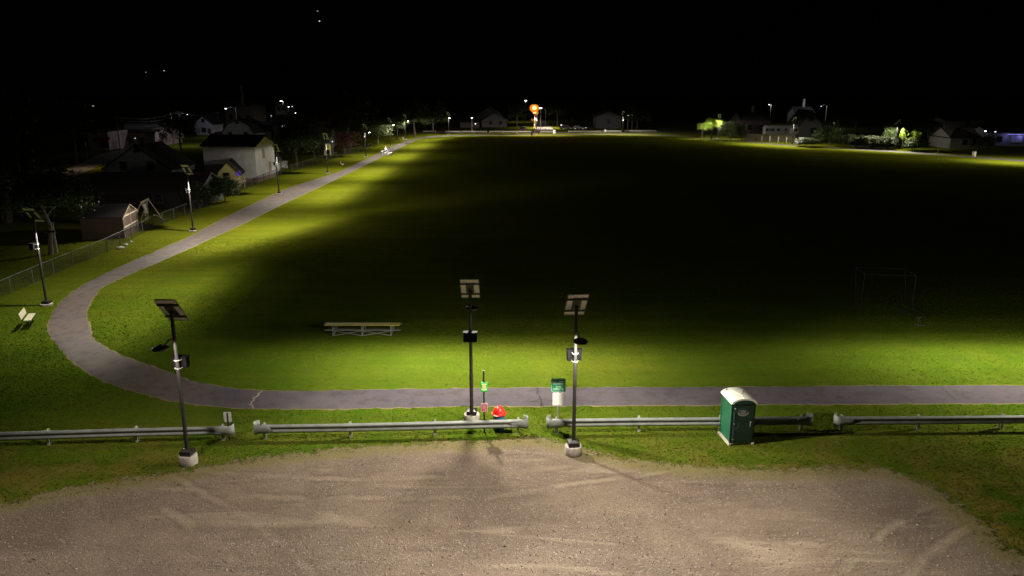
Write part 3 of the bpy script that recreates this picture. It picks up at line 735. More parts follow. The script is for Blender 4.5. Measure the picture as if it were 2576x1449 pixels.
MB().tube([(.12, D - .12, HW + .02), (.12, D - .12, HW + .25)], .045, 12).build('vent_pipe', ROOFW, t, True)
m = MB(); m.box((W / 2 + .02, -.004, 1.02), (W - .16, .05, 1.76)); door = m.build('door', PD, t, bevel=.012)
gp = MB().prism([(W / 2 + (W / 2 - .06) * math.cos(a), HW - .02 + .19 * math.sin(a)) for a in [math.pi * k / 12 for k in range(13)]], 'y', -.052, .0).build('arched_header', PD, t)
gv = MB(); GL = -.031
for a, b in (((.14, 1.52), (.14, 1.18)), ((.14, 1.52), (.30, 1.68)), ((.14, .72), (.14, .34)), ((.14, .72), (.36, .86)), ((.36, .86), (.36, 1.08)), ((.30, 1.68), (.60, 1.74))):
    gv.bar((a[0], GL, a[1]), (b[0], GL, b[1]), .012, .014)
gv.build('moulded_ridge', mat('pale_green_edge', (.07, .12, .10), .5, 0, .2, 6), door)  # ridges coloured paler than the door
for z in (.28, 1.02, 1.72): MB().lathe([(.03, 0), (.03, .01)], 12).build('hinge_bolt', mat('pale_bolt', (.45, .47, .42), .5, .3, .05, 3), door).matrix_local = Matrix.Translation((.15, -.035, z)) @ Matrix.Rotation(R(90), 4, 'X')
MB().box((W - .19, -.035, 1.06), (.05, .02, .05)).box((W - .20, -.035, .92), (.025, .02, .16)).build('latch', mat('pale_bolt', (1, 1, 1)), door)
ov = [(.24 * math.cos(a), .14 * math.sin(a)) for a in [2 * math.pi * k / 36 for k in range(36)]]
DEC = mat('silver_grey_decal', (.30, .33, .31), .5, 0, .08, 10); DECD = mat('decal_dark_field', (.015, .03, .025), .5, 0, .1, 6)
oc_ = MB().prism([(x + .52, z + 1.50) for x, z in ov], 'y', -.034, -.028).build('oval_decal', DEC, door)
MB().prism([(x * .92 + .52, max(z * .9, .015) + 1.50) for x, z in ov], 'y', -.037, -.033).build('decal_field', DECD, oc_)
text_obj('lettering', "Jeff's", .115, DEC, oc_, (.52, -.038, 1.56), (R(90), 0, 0), bold=.004)
m = MB(); m.box((.52, -.036, 1.475), (.36, .003, .018)).box((.52, -.036, 1.445), (.30, .003, .012)); m.build('decal_lines', DECD, oc_)

# ============================================================ BENCHES, BLEACHERS, GOAL
# low two-row bleacher on the field
X0, Y0 = P(838, 844.5); X1, _ = P(984, 844.5)
t = thing('bleacher', (X0, Y0, 0), 0, 'long low two-row bleacher with yellowish planks on the dark grass', 'bleacher')
L = X1 - X0; xa = -.52; xb = L + .52
for nm, y0, z, w in (('seat_plank', .02, .68, .25), ('seat_plank', .29, .68, .25), ('foot_plank', .62, .16, .25), ('seat_plank', 1.05, .42, .25)):
    MB().box(((xa + xb) / 2, y0 + w / 2 - .05, z), (xb - xa, w, .045)).build(nm, WOODB if z > .5 else mat('grey_plank', (.12, .12, .11), .7), t)
for x in (0, L / 2, L):
    f_ = MB(); f_.bar((x, 0, 0), (x, 0, .66), .05, .05).bar((x, .5, .2), (x, .5, .66), .05, .05).bar((x, 0, .40), (x, 1.3, .40), .05, .05).bar((x, 1.2, 0), (x, 1.2, .40), .05, .05).bar((x, 0, .64), (x, .5, .64), .05, .05).bar((x, -.02, .04), (x, 1.3, .04), .05, .05).bar((x + .02, .0, .36), (x + .02, .48, .05), .03, .03)
    f_.build('support_frame', mat('bleacher_tube', (.22, .22, .20), .6, .2, .1, 5), t)
b_ = MB(); b_.bar((xa, -.03, .36), (xb, -.03, .36), .03, .045)
b_.build('cross_rail', MATS['bleacher_tube'], t)
for i in (0, 1):
    x0 = L / 2 * i; x1 = x0 + L / 2
    MB().bar((x0, -.03, .34), (x1, -.03, .02), .035, .035).bar((x0, -.07, .02), (x1, -.07, .34), .035, .035).build('cross_brace', MATS['bleacher_tube'], t)

# small three-row bleacher by the path
bx_, by_ = P(968, 391.5)
t = thing('small_bleacher', (bx_, by_, 0), R(86), 'small white three-row bleacher beside the path with someone on it', 'bleacher')
for r_, (yy, zz) in enumerate(((.6, .95), (-.05, .68), (-.7, .42))):
    MB().box((2., yy, zz), (4.2, .30, .05)).build('seat_plank', mat('white_plank', (.72, .70, .60), .5, 0, .06, 5), t)
    if r_ < 2: MB().box((2., yy - .32, zz - .42), (4.2, .26, .04)).build('foot_plank', ALU, t)
for x in (.4, 2., 3.6):
    MB().bar((x, .6, 0), (x, .6, .93), .05, .05).bar((x, -.05, 0), (x, -.05, .66), .05, .05).bar((x, -.7, 0), (x, -.7, .40), .05, .05).bar((x, -.9, .04), (x, .7, .04), .05, .05).bar((x, .6, .6), (x, -.7, .2), .04, .04).build('support_frame', ALU, t)

def bench(loc, rz, label):
    t = thing('park_bench', loc, rz, label, 'bench', 'cream park benches left of the path')
    L = 1.75
    MB().box((0, .06, .45), (L, .42, .05)).build('seat', CREAM, t, bevel=.01)
    bk = MB().box((0, 0, 0), (L, .04, .40), M=Matrix.Rotation(R(14), 3, 'X')); bk.v = [(x, y - .30, z + .72) for x, y, z in bk.v]; bk.build('backrest', CREAM, t, bevel=.01)
    for x in (-.62, .62):
        MB().bar((x, .1, 0), (x, .1, .43), .06, .08).bar((x, -.25, .40), (x, .24, .40), .05, .05).bar((x, -.24, .40), (x, -.35, .88), .05, .05).build('leg', BLACK, t)
    return t
A_ = Vector((*P(76.4, 806.9, .45), 0)); B_ = Vector((*P(90.3, 787.2, .45), 0)); d_ = (B_ - A_); C_ = (A_ + B_) / 2
ang = math.atan2(d_.y, d_.x); nrm = Vector((d_.y, -d_.x, 0)).normalized()   # faces the path
C_ = C_ - nrm * .27
bench((C_.x, C_.y), ang + math.pi, 'cream park bench beside the lamp post at the near bend of the path')
bx2 = P(862, 419); bench(bx2, R(-78), 'small distant cream park bench on the grass left of the path')

def goal(px_l, px_r, label):
    A = Vector((*P(*px_l), 0)); B = Vector((*P(*px_r), 0)); t = thing('soccer_goal', tuple(A), math.atan2((B - A).y, (B - A).x), label, 'soccer goal')
    W = (B - A).length; h = 2.35; GD = mat('dull_goal_tube', (.018, .018, .018), .8, 0., .1, 4)
    MB().tube([(0, 0, 0), (0, 0, h), (W, 0, h), (W, 0, 0)], .04, 8).build('goal_frame', GD, t)
    MB().tube([(0, 0, h), (0, 2.2, h - .02), (0, 1.4, 0), (0, 0, .03)], .03, 6).tube([(W, 0, h), (W, 2.2, h - .02), (W, 1.4, 0), (W, 0, .03)], .03, 6).tube([(0, 2.2, h - .02), (W, 2.2, h - .02)], .03, 6).tube([(W, 0, .03), (W + .25, -1.6, .06)], .03, 6).tube([(W * .6, .4, .03), (W * .87, -1.6, .06)], .025, 6).build('back_frame', GD, t)
    nt_ = MB()
    for i in range(13): nt_.tube([(W * i / 12, 2.2, h - .03), (W * i / 12, 1.4, .02)], .004, 3)
    for i in range(8): z = .3 * i; nt_.tube([(0, 1.4 + .8 * z / h, z), (W, 1.4 + .8 * z / h, z)], .004, 3)
    nt_.build('net', mat('dark_net', (.03, .03, .03), .9), t)
goal((2166, 771), (2294, 776), 'dark soccer goal frame on the unlit right side of the field')
X, Y = P(2309, 818)
t = thing('t_bar_stand', (X, Y, 0), R(12), 'small T-shaped metal stand beside the soccer goal', 'stand')
MB().tube([(0, 0, 0), (.02, 0, .5)], .02, 6).build('stem', DULL, t); MB().bar((-.22, 0, .5), (.24, 0, .53), .07, .04).build('crossbar', DULL, t)
MB().bar((-.2, 0, .03), (.35, -.25, .03), .04, .04).bar((-.1, .2, .03), (.1, -.2, .03), .04, .04).build('foot', FENCEM, t)

# ============================================================ CHAIN-LINK FENCE
FP = [(-260, 870), (-90, 792), (53, 726.5), (168, 675.7), (264, 635.7), (350, 592), (410, 562.7), (469.5, 539), (600, 482), (709, 440), (798, 412), (884, 387), (935, 374)]
fp = [Vector((*P(*q), 0)) for q in FP]
t = thing('chain_link_fence', tuple(fp[2]), 0, 'grey chain-link fence along the grass left of the walking path', 'fence')
O = fp[2].copy(); segs = []; tot = 0
for a, b in zip(fp, fp[1:]): segs.append((tot, a - O, b - O)); tot += (b - a).length
def fpos(s):
    for s0, a, b in reversed(segs):
        if s >= s0: return a.lerp(b, min(1, (s - s0) / (b - a).length))
    return segs[0][1]
npost = int(tot / 3.05)
FZ = 1.25
for i in range(npost + 1):
    p = fpos(min(tot, i * 3.05)); MB().tube([(p.x, p.y, 0), (p.x, p.y, FZ + .03)], .035 if i % 3 else .045, 8).build('post', FENCEM, t, True)
rl = MB(); rl.tube([tuple(fpos(min(tot, s)) + Vector((0, 0, FZ))) for s in np.arange(0, tot + 3, 3.05)], .022, 6); rl.build('top_rail', FENCEM, t)
wm = MB(); st = .13
def wire_quad(p, q, w=.004):
    d = (q - p).normalized(); n1 = Vector((0, 0, 1)).cross(d)
    if n1.length < .1: n1 = Vector((1, 0, 0))
    n1.normalize(); n2 = d.cross(n1); k = len(wm.v)
    for v in (p, q):
        for a in (0, 1, 2): an = a * 2.094; wm.v.append(tuple(v + (n1 * math.cos(an) + n2 * math.sin(an)) * w))
    for a in range(3): b = (a + 1) % 3; wm.f.append((k + a, k + b, k + 3 + b, k + 3 + a))
s = 0.
while s < tot - FZ:
    wire_quad(fpos(s) + Vector((.03, 0, .03)), fpos(s + FZ) + Vector((.03, 0, FZ)))
    wire_quad(fpos(s + FZ) + Vector((.036, 0, .03)), fpos(s) + Vector((.036, 0, FZ))); s += st
wm.build('wire_mesh', WIRE, t)
for k, (q, r_, lab) in enumerate((((287, 625), .30, 'largest pale rock at the foot of the chain-link fence'), ((300, 617), .24, 'middle pale rock at the foot of the chain-link fence'), ((313, 609), .18, 'smallest pale rock, nearest the brown shed'))):
    X, Y = P(*q); m = MB(); pr = [(.02, 0), (.9, .02), (1., .25), (.8, .5), (.4, .68), (.02, .72)]
    m.lathe([(a * r_, b * r_) for a, b in pr], 9); rr = random.Random(k); m.v = [(x * rr.uniform(.75, 1.2) * 1.3, y * rr.uniform(.75, 1.2), z * rr.uniform(.8, 1.1)) for x, y, z in m.v]
    o = m.build('rock', mat('pale_rock', (.38, .37, .33), .9, 0, .25, 6, .5), None, loc=(X + .6, Y, 0)); tag(o, lab, 'rock', 'rocks along the chain-link fence')

# ============================================================ SHED AND SWING SET
A = Vector((*P(314, 600), 0)); B = Vector((*P(349.5, 579), 0)); W = (B - A).length
t = thing('garden_shed', tuple(A), math.atan2((B - A).y, (B - A).x), 'brown garden shed with cream cross trim behind the chain-link fence', 'shed')
SB = siding('brown_shed_siding', (.07, .043, .032), .15)
he = 2.2; hr = 3.15; dp = 4.0
MB().prism([(0, 0), (W, 0), (W, he), (W / 2, hr), (0, he)], 'y', 0, dp).build('wall', SB, t)
m = MB(); 
for sg in (0, 1):
    x0, x1 = (0 - .2, W / 2) if sg == 0 else (W + .2, W / 2)
    z0 = he - .2 * (hr - he) / (W / 2)
    m.prism([(x0, z0), (x1, hr), (x1, hr + .1), (x0, z0 + .1)], 'y', -.12, dp + .12)
m.build('roof', ROOFD, t)
tr = MB(); y = -.02
tr.bar((.05, y, .05), (.05, y, he), .10, .03).bar((W - .05, y, .05), (W - .05, y, he), .10, .03).bar((W / 2, y, .05), (W / 2, y, hr - .05), .10, .03)
tr.build('vertical_trim', TRIM2 if 'TRIM2' in globals() else mat('cream_trim', (.50, .42, .30), .6, 0, .08, 4), t)
MB().bar((.1, y - .004, he - .02), (W - .1, y - .004, he - .02), .03, .10).bar((.1, y - .004, 1.1), (W - .1, y - .004, 1.1), .03, .10).build('cross_trim', mat('cream_trim', (.6, .5, .4)), t)
MB().bar((-.2, -.13, he - .2), (W / 2, -.13, hr + .03), .03, .06).bar((W + .2, -.13, he - .2), (W / 2, -.13, hr + .03), .03, .06).build('verge_board', mat('cream_trim', (.6, .5, .4)), t)

X, Y = P(372, 568); t = thing('swing_set', (X - .8, Y + .6, 0), R(100), 'wooden swing set with a slide behind the shed by the fence', 'swing set')
WT = mat('weathered_timber', (.22, .17, .12), .85, 0, .2, 4)
MB().bar((0, 0, 2.5), (3.2, 0, 2.5), .12, .16).build('top_beam', WT, t)
for x in (.1, 3.1):
    for sy in (-1, 1): MB().bar((x, 0, 2.45), (x + (.5 if x > 1 else -.3), sy * 1.2, 0), .09, .09).build('leg', WT, t)
for x in (.9, 1.6, 2.4):
    s_ = MB(); s_.tube([(x - .2, 0, 2.45), (x - .2, 0, .5)], .012, 5).tube([(x + .2, 0, 2.45), (x + .2, 0, .5)], .012, 5).box((x, 0, .5), (.44, .2, .03)); s_.build('swing', mat('swing_rope', (.3, .27, .2)), t)
MB().bar((.3, -.3, 2.3), (.6, -.32, 1.2), .3, .04).build('banner_board', mat('pale_board', (.45, .42, .38)), t)
MB().bar((1.2, -1.0, .9), (2.5, -1.6, .05), .4, .05).build('slide', mat('slide_plastic', (.30, .30, .22), .4), t)

# ============================================================ HOUSES
WIN_DARK = GLASSD; WIN_LIT = emat('lit_window', (1, .92, .75), .35)
def house(name, label, cat, xl, xr, yb, ye, yr, depth, gable, wm, rm, wins=(), yaw=0., chim=None, door=None, found=None, rof=.35, side_wins=(), group=None, rz_=None):
    xm = (xl + xr) / 2; X, Y = P(xm, yb); s = scale_at(Y); W = (xr - xl) / s
    he = hz(xm, yb, ye, X, Y)
    Yr = Y + (depth / 2 if gable == 'side' else 0); hr = hz(xm, yb, yr, X * Yr / Y, Yr); hr = max(hr, he + .4)
    t = thing(name, (X, Y, 0), R(yaw), label, cat, group); w2 = W / 2
    if gable == 'front': MB().prism([(-w2, 0), (w2, 0), (w2, he), (0, hr), (-w2, he)], 'y', 0, depth).build('wall', wm, t)
    elif gable == 'gambrel':
        zk = he + (hr - he) * .66; MB().prism([(-w2, 0), (w2, 0), (w2, he), (w2 * .62, zk), (0, hr), (-w2 * .62, zk), (-w2, he)], 'y', 0, depth).build('wall', wm, t)
    elif gable == 'flat': MB().box((0, depth / 2, he / 2), (W, depth, he)).build('wall', wm, t)
    else: MB().prism([(0, 0), (depth, 0), (depth, he), (depth / 2, hr), (0, he)], 'x', -w2, w2).build('wall', wm, t)
    m = MB(); th = .18
    if gable == 'front':
        k = (hr - he) / w2
        for sg in (-1, 1): m.prism([(sg * (w2 + rof), he - k * rof), (0, hr), (0, hr + th), (sg * (w2 + rof), he - k * rof + th)], 'y', -rof, depth + rof)
    elif gable == 'gambrel':
        for sg in (-1, 1): m.prism([(sg * (w2 + .2), he - .15), (sg * w2 * .62, zk), (0, hr), (0, hr + th), (sg * (w2 * .62 + .1), zk + th), (sg * (w2 + .35), he)], 'y', -rof, depth + rof)
    elif gable == 'flat': m.box((0, depth / 2, he + .1), (W + .3, depth + .3, .2))
    elif gable == 'hip':
        o = rof; q = min(w2, depth / 2) * .9; z = he; m.add([(-w2 - o, -o, z), (w2 + o, -o, z), (w2 + o, depth + o, z), (-w2 - o, depth + o, z), (-w2 + q, depth / 2, hr + .1), (w2 - q, depth / 2, hr + .1)], [(0, 1, 5, 4), (1, 2, 5), (2, 3, 4, 5), (3, 0, 4), (3, 2, 1, 0)])
    else:
        k = (hr - he) / (depth / 2)
        for a, b in ((-rof, depth / 2), (depth + rof, depth / 2)): m.prism([(a, he - k * rof), (b, hr), (b, hr + th), (a, he - k * rof + th)], 'x', -w2 - rof, w2 + rof)
    ro = m.build('roof', rm, t)
    if chim:
        cx, cy, ch = chim[:3]; MB().box((cx * w2, cy, ch / 2 + he / 2), (.7, .7, ch - he)).build('chimney', BRICK if len(chim) < 4 else TRIM, ro)
    for (fx, z0, ww, hh, *lit) in wins:
        c = (fx * w2, -.03, z0 + hh / 2); f_ = MB(); 
        for a, b in (((c[0], c[1], c[2] + hh / 2 + .05), (ww + .2, .08, .1)), ((c[0], c[1], c[2] - hh / 2 - .05), (ww + .24, .1, .1)), ((c[0] - ww / 2 - .05, c[1], c[2]), (.1, .08, hh)), ((c[0] + ww / 2 + .05, c[1], c[2]), (.1, .08, hh)), ((c[0], c[1], c[2]), (ww, .05, .05))): f_.box(a, b)
        wo = f_.build('window', DULL, t); MB().box((c[0], -.012, c[2]), (ww, .03, hh)).build('pane', WIN_LIT if lit else WIN_DARK, wo)
    for (fy, z0, ww, hh, m_) in side_wins:
        MB().box((w2 + .03, fy, z0 + hh / 2), (.06, ww, hh)).build('window', m_, t)
    if door: MB().box((door * w2, -.03, 1.05), (1.0, .08, 2.1)).build('door', WOOD, t)
    if found: MB().box((0, depth / 2, found / 2), (W + .06, depth + .06, found)).build('foundation', BRICK, t)
    return t
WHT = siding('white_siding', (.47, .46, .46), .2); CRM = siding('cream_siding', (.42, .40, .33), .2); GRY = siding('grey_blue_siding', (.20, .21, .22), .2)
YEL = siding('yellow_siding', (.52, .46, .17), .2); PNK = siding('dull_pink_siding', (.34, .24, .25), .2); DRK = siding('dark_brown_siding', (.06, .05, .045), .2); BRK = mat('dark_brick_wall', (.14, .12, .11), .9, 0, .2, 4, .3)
AW = mat('red_awning', (.22, .02, .035), .8)
SHUT = mat('tan_shutter', (.24, .17, .09), .7)
house('white_house', 'tall white two-storey house with a dark roof behind the path', 'house', 517, 649, 459, 367, 341, 8.6, 'side', WHT, ROOFD, side_wins=[(3.6, 3.6, .9, 1.5, SHUT), (6.2, 1.2, .9, 1.6, SHUT)], found=.7, chim=None, yaw=-3)
h_ = house('yellow_house', 'small yellow house with a dark roof and a purple-lit deck', 'house', 552, 602, 470, 436, 408, 7, 'front', YEL, ROOFD, wins=[(-.2, 1.0, .8, 1.1)], yaw=12)
MB().box((1.4, -1.4, 1.0), (2.6, 2.4, .12)).box((.2, -2.5, .5), (.12, .12, 1.)).box((2.6, -2.5, .5), (.12, .12, 1.)).bar((.1, -2.55, 1.9), (2.7, -2.55, 1.9), .06, .06).box((.2, -2.5, 1.45), (.08, .08, .9)).box((2.6, -2.5, 1.45), (.08, .08, .9)).box((1.4, -2.5, 1.45), (.08, .08, .9)).build('deck', mat('deck_timber', (.36, .28, .22), .8), h_)
MB().box((1.5, -.08, 2.0), (.7, .05, .7)).build('window', emat('purple_window', (.30, .16, 1.), .22), h_)
house('low_dark_house', 'near low house with a wide unlit black roof', 'house', 215, 500, 524, 484, 436, 9, 'side', siding('black_brown_siding', (.016, .014, .013), .2), ROOFD, wins=[(.3, .8, 1., 1.)])
house('gable_house', 'grey-blue gabled house behind the low black roof', 'house', 262, 433, 441, 425, 367, 10, 'front', GRY, ROOFD, wins=[(.05, 4.0, .9, 1.2), (-.4, 1, 1, 1.3), (.4, 1, 1, 1.3)])
house('shop_building', 'pale shop building with a dark red awning on the left street', 'house', 226, 276, 378, 332, 328, 10, 'flat', PNK, ROOFD, wins=[(.5, .8, 1.6, 1.4)])
X, Y = P(262, 378); aw = MB().prism([(-.1, 2.6), (-1.6, 2.2), (-1.6, 2.1), (-.1, 3.1)], 'x', -1.6, 1.9)
aw = tag(aw.build('awning', AW, None, loc=(X, Y, 0)), 'dark red awning over the shop front', 'awning')
house('long_building', 'long low greyish building beside the left street', 'house', 277, 392, 370, 334, 328, 9, 'side', PNK, ROOFD, wins=[(-.6, 1, 1.2, 1.2), (-.1, 1, 1.2, 1.2), (.4, 1, 1.2, 1.2)], rof=.15)
house('upper_building', 'two-storey corrugated building rising behind the long low one', 'house', 317, 427, 352, 311, 306, 10, 'flat', siding('corrugated_wall', (.36, .31, .31), .4), ROOFD, wins=[(.35, 5, 1, 1.4), (-.3, 5, 1, 1.4)])
house('brown_garage', 'warm brown garage right of the long low building', 'garage', 393, 428, 364, 322, 316, 8, 'front', siding('tan_garage', (.34, .25, .19), .25), ROOFD, door=.0)
house('white_cottage', 'pale cottage behind the overhead wires', 'house', 491, 537, 340, 312, 292, 9, 'front', WHT, ROOFD, wins=[(0, 1, 1.2, 1.2), (0, 4, .9, 1.)], door=.6)
house('gambrel_barn', 'grey barn-shaped house with a curved gambrel gable', 'house', 560, 640, 352, 336, 302, 12, 'gambrel', siding('grey_shingle_wall', (.24, .23, .22), .2), ROOFD, wins=[(-.5, 1, 1, 1.2), (.5, 1, 1, 1.2), (0, 4.6, .9, 1.1)])
house('side_wing_house', 'low grey house joined to the right of the gambrel gable', 'house', 641, 682, 346, 327, 306, 9, 'side', GRY, ROOFD, wins=[(.2, 1, 1.2, 1.2)])
house('brick_block', 'large dark block with a chimney on the skyline', 'house', 570, 640, 322, 268, 266, 16, 'flat', BRK, ROOFD, wins=[(-.6, 3, 1.2, 1.6), (0, 3, 1.2, 1.6), (.6, 3, 1.2, 1.6), (-.6, 8, 1.2, 1.6), (.6, 8, 1.2, 1.6)], chim=(-.08, 6, 15.4))
house('tower_house', 'narrow grey building right of the skyline block', 'house', 696, 712, 318, 266, 262, 8, 'flat', GRY, ROOFD, wins=[(0, 6, 1, 1.4)])
house('lit_window_house', 'dark house with one lit window behind the white house', 'house', 688, 748, 346, 314, 290, 9, 'side', DRK, ROOFD, wins=[(-.08, 2.0, 1.0, 1.9, 1), (.5, 2, 1., 1.4)])
house('white_garage', 'small white garage right of the tall white house', 'garage', 683, 697, 434, 402, 390, 6, 'front', WHT, ROOFD, yaw=10)
house('dark_cottage', 'dark cottage with a pale roof edge behind the fence', 'house', 770, 830, 372, 346, 322, 8, 'side', GRY, ROOFG, wins=[(0, 1, 1, 1.2)])
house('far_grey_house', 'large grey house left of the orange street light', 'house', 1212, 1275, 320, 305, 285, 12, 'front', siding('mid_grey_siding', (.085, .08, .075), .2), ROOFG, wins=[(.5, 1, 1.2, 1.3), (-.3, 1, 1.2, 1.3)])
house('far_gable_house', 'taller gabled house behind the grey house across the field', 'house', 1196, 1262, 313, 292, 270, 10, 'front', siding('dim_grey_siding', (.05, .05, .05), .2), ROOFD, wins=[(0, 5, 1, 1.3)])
house('low_garage', 'low garage with a bright wall lamp across the field', 'garage', 1158, 1206, 321, 308, 303, 8, 'side', DRK, ROOFD, door=-.3)
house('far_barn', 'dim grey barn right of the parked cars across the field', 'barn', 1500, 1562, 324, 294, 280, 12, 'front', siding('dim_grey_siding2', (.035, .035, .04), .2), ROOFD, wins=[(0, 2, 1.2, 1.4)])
house('pavilion_house', 'wide low house with a domed grey roof and lit eaves', 'house', 1862, 1936, 338, 304, 284, 12, 'hip', DRK, ROOFG, chim=(.12, 6, 8.6, 1), wins=[(-.4, 1.5, 1.5, 1.3), (.4, 1.5, 1.5, 1.3)])
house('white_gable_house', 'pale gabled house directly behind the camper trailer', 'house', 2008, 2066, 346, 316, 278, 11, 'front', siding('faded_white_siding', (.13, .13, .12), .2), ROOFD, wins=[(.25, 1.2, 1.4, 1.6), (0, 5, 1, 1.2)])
house('back_roof_house', 'house with a pale chimney behind the gabled house on the right', 'house', 2000, 2044, 322, 284, 269, 9, 'side', GRY, ROOFG, chim=(.25, 4.5, 10.4, 1), wins=[(0, 4, 1, 1.2)])
house('green_roof_garage', 'garage with an olive lit roof and white wall', 'garage', 2062, 2111, 342, 325, 309, 8, 'side', WHT, mat('olive_roof', (.24, .25, .10), .85), wins=[(.3, 1, 1, 1)])
house('wide_gable_house', 'big pale house with the tallest pointed gable at far right', 'house', 2428, 2470, 352, 312, 284, 12, 'front', siding('greyed_white_siding', (.19, .19, .17), .2), ROOFD, wins=[(-.1, 5.2, 1.4, 1.2), (0, 8, .7, 1.)])
house('long_pale_house', 'long pale wing left of the tallest pointed gable', 'house', 2372, 2426, 352, 304, 294, 9, 'side', MATS['greyed_white_siding'], ROOFD, wins=[(.1, 5.4, 1, 1.2)], yaw=0)
house('hip_roof_house', 'low house with a wide hip roof beside the satellite dish', 'house', 2388, 2470, 374, 348, 325, 10, 'hip', siding('stucco_grey', (.17, .17, .14), .3), ROOFD, wins=[(-.1, 1, 1.2, 1.2), (.5, 1, 1, 1)])
bh = house('blue_lit_house', 'dark house with a blue-lit porch at the right frame edge', 'house', 2484, 2620, 366, 334, 318, 9, 'side', GRY, ROOFD, wins=[(-.6, 1, 1.3, 1.3)])
# porch lights: strip along the eave, bluish lamps
X, Y = P(2552, 366)
pt = MB(); pt.bar((-3.0, -1.2, 2.55), (1.5, -1.2, 2.45), .05, .05).bar((1.5, -1.2, 2.45), (3.4, -1.8, 2.75), .05, .05)
pt.build('light_strip', emat('blue_white_strip', (.32, .28, 1.), 2.2), bh).location = (0, 0, .4)
MB().box((.2, -.25, 1.7), (3.0, .1, 1.7)).build('lit_wall_panel', mat('bluish_lit_wall', (.40, .42, .50), .8, 0, .25, 2), bh)  # pale bluish panel, the porch wall's lit look put into its colour
for dx, e_ in ((-2.5, 1), (1.0, 1)):
    l = bpy.data.lights.new('porch_light', 'POINT'); l.energy = 26; l.color = (.35, .35, 1.); l.shadow_soft_size = .1; o = bpy.data.objects.new('porch_light', l); COL.objects.link(o); o.parent = bh; o.location = (dx, -1.1, 2.4)

# ============================================================ OTHER FURNITURE
def simple_lamp_fixture(parent, loc, m, r=.16): MB().lathe([(r * .3, .06), (r, .03), (r, 0), (r * .8, -.08), (.01, -.12)], 14, loc).build('lens', m, parent, True)
def wall_or_street_lamp(name, label, px, z, m, power, col, r=.2, base_z=0., arm=0., wire_=False, dist=None, group=None, light=True, cat='street lamp'):
    X, Y = P(*px, z); t = thing(name, (X, Y, 0), 0, label, cat, group)
    px_ = -arm
    MB().tube([(px_, 0, base_z), (px_, 0, z + .35)], [.13, .09], 8).build('pole', mat('utility_pole_wood', (.16, .13, .10), .9, 0, .2, 3), t, True)
    if arm: MB().tube([(px_, 0, z + .05), (px_ * .5, 0, z + .35), (0, 0, z + .22)], .03, 6).build('arm', ALU, t, True)
    MB().lathe([(.02, .24), (r * .8, .2), (r * 1.15, .06), (r * 1.1, .02)], 14, (0, 0, z)).build('lamp_head', ALU, t, True)
    MB().lathe([(r, .03), (r * .95, -.05), (r * .6, -.13), (.01, -.16)], 14, (0, 0, z)).build('lens', m, t, True)
    if light and power:
        l = bpy.data.lights.new(name + '_light', 'POINT'); l.energy = power; l.color = col; l.shadow_soft_size = .15
        o = bpy.data.objects.new('lamp_light', l); COL.objects.link(o); o.parent = t; o.location = (0, 0, z - .3)
    return t
LW = emat('white_lamp_glass', (.95, .97, 1.), 5.); LWd = emat('dim_white_lamp_glass', (.9, .92, 1.), 1.6); LWh = emat('bright_white_lamp_glass', (.95, .98, 1.), 9.)
COOL = (.85, .92, 1.); WARM = (1., .80, .55)
G_ = 'street lamps of the village on the left'
S = wall_or_street_lamp
S('street_lamp', 'white street lamp among dark branches at the far left edge', (60.5, 339.5), 7.5, LW, 40, COOL, .17, arm=1.6, group=G_)
S('street_lamp', 'bright street lamp on the pole with a transformer above the wires', (469, 288), 8, LW, 900, COOL, .30, arm=4., group=G_)
S('street_lamp', 'bluish street lamp just left of the large skyline block', (568, 273), 8.5, LW, 700, (.75, .75, 1.), .34, arm=-3., group=G_)
S('street_lamp', 'highest bright street lamp on the left skyline', (707, 254), 9, LWh, 1500, COOL, .5, arm=-.8, group=G_)
S('street_lamp', 'left one of the close pair of lamps on the skyline', (726, 268.5), 8, LW, 300, COOL, .34, group=G_)
S('street_lamp', 'right one of the close pair of lamps on the skyline', (735, 267.5), 8, LWd, 0, COOL, .28, group=G_)
S('street_lamp', 'dim lamp below the close pair on the skyline', (743, 284), 6, LW, 60, COOL, .22, group=G_)
S('yard_lamp', 'small lamp low behind the highest street lamp', (682, 291), 5, LWd, 60, COOL, .18, group=G_)
S('yard_lamp', 'added lamp standing in for the bright patch under the highest street lamp', (715, 290), 5, LW, 300, COOL, .3, group=G_)  # added lamp where only a bright ground patch lies
S('yard_lamp', 'tiny lamp on the dark yard behind the near lamp post', (502, 449), 2.5, LWd, 4, COOL, .10, group=G_)
S('yard_lamp', 'tiny lamp near the trees left of the brown shed', (133, 569), 2.5, LW, 8, COOL, .07, group=G_)
S('yard_lamp', 'tiny lamp above the yellow playhouse', (836, 356), 3.2, LWd, 3, COOL, .14, group=G_)
S('yard_lamp', 'small lamp on the long low building', (340, 347.5), 2.6, LWd, 6, COOL, .12, group=G_)
S('yard_lamp', 'small lamp at the eave of the grey side wing', (669, 306), 3.6, LWd, 5, COOL, .16, group=G_)
for q, lab, z, mt in (((227.5, 267), 'faint lamp high on the dark hillside', 3, emat('hill_faint_glow', (1, 1, 1), .25)), ((417, 178), 'brighter of two lamps high on the hillside', 0, emat('hill_glow', (1, 1, 1), .55)), ((371, 182), 'dimmer of two lamps high on the hillside', 0, emat('hill_dim_glow', (1, 1, 1), .2))):
    D_ = 900 if q[1] < 200 else 600
    X = (q[0] - 1288) / F * (D_ * math.cos(TH)) ; Zt = hz(q[0], 0, q[1], X, D_)
    t = thing('hillside_lamp', (X, D_, 0), 0, lab, 'lamp', 'lamps on the dark hillside')
    MB().tube([(0, 0, max(0, Zt - 9)), (0, 0, Zt)], .15, 6).build('pole', WOOD, t); MB().lathe([(.2, .5), (.75, .3), (.7, -.2), (.1, -.4)], 10, (0, 0, Zt)).build('lens', mt, t)
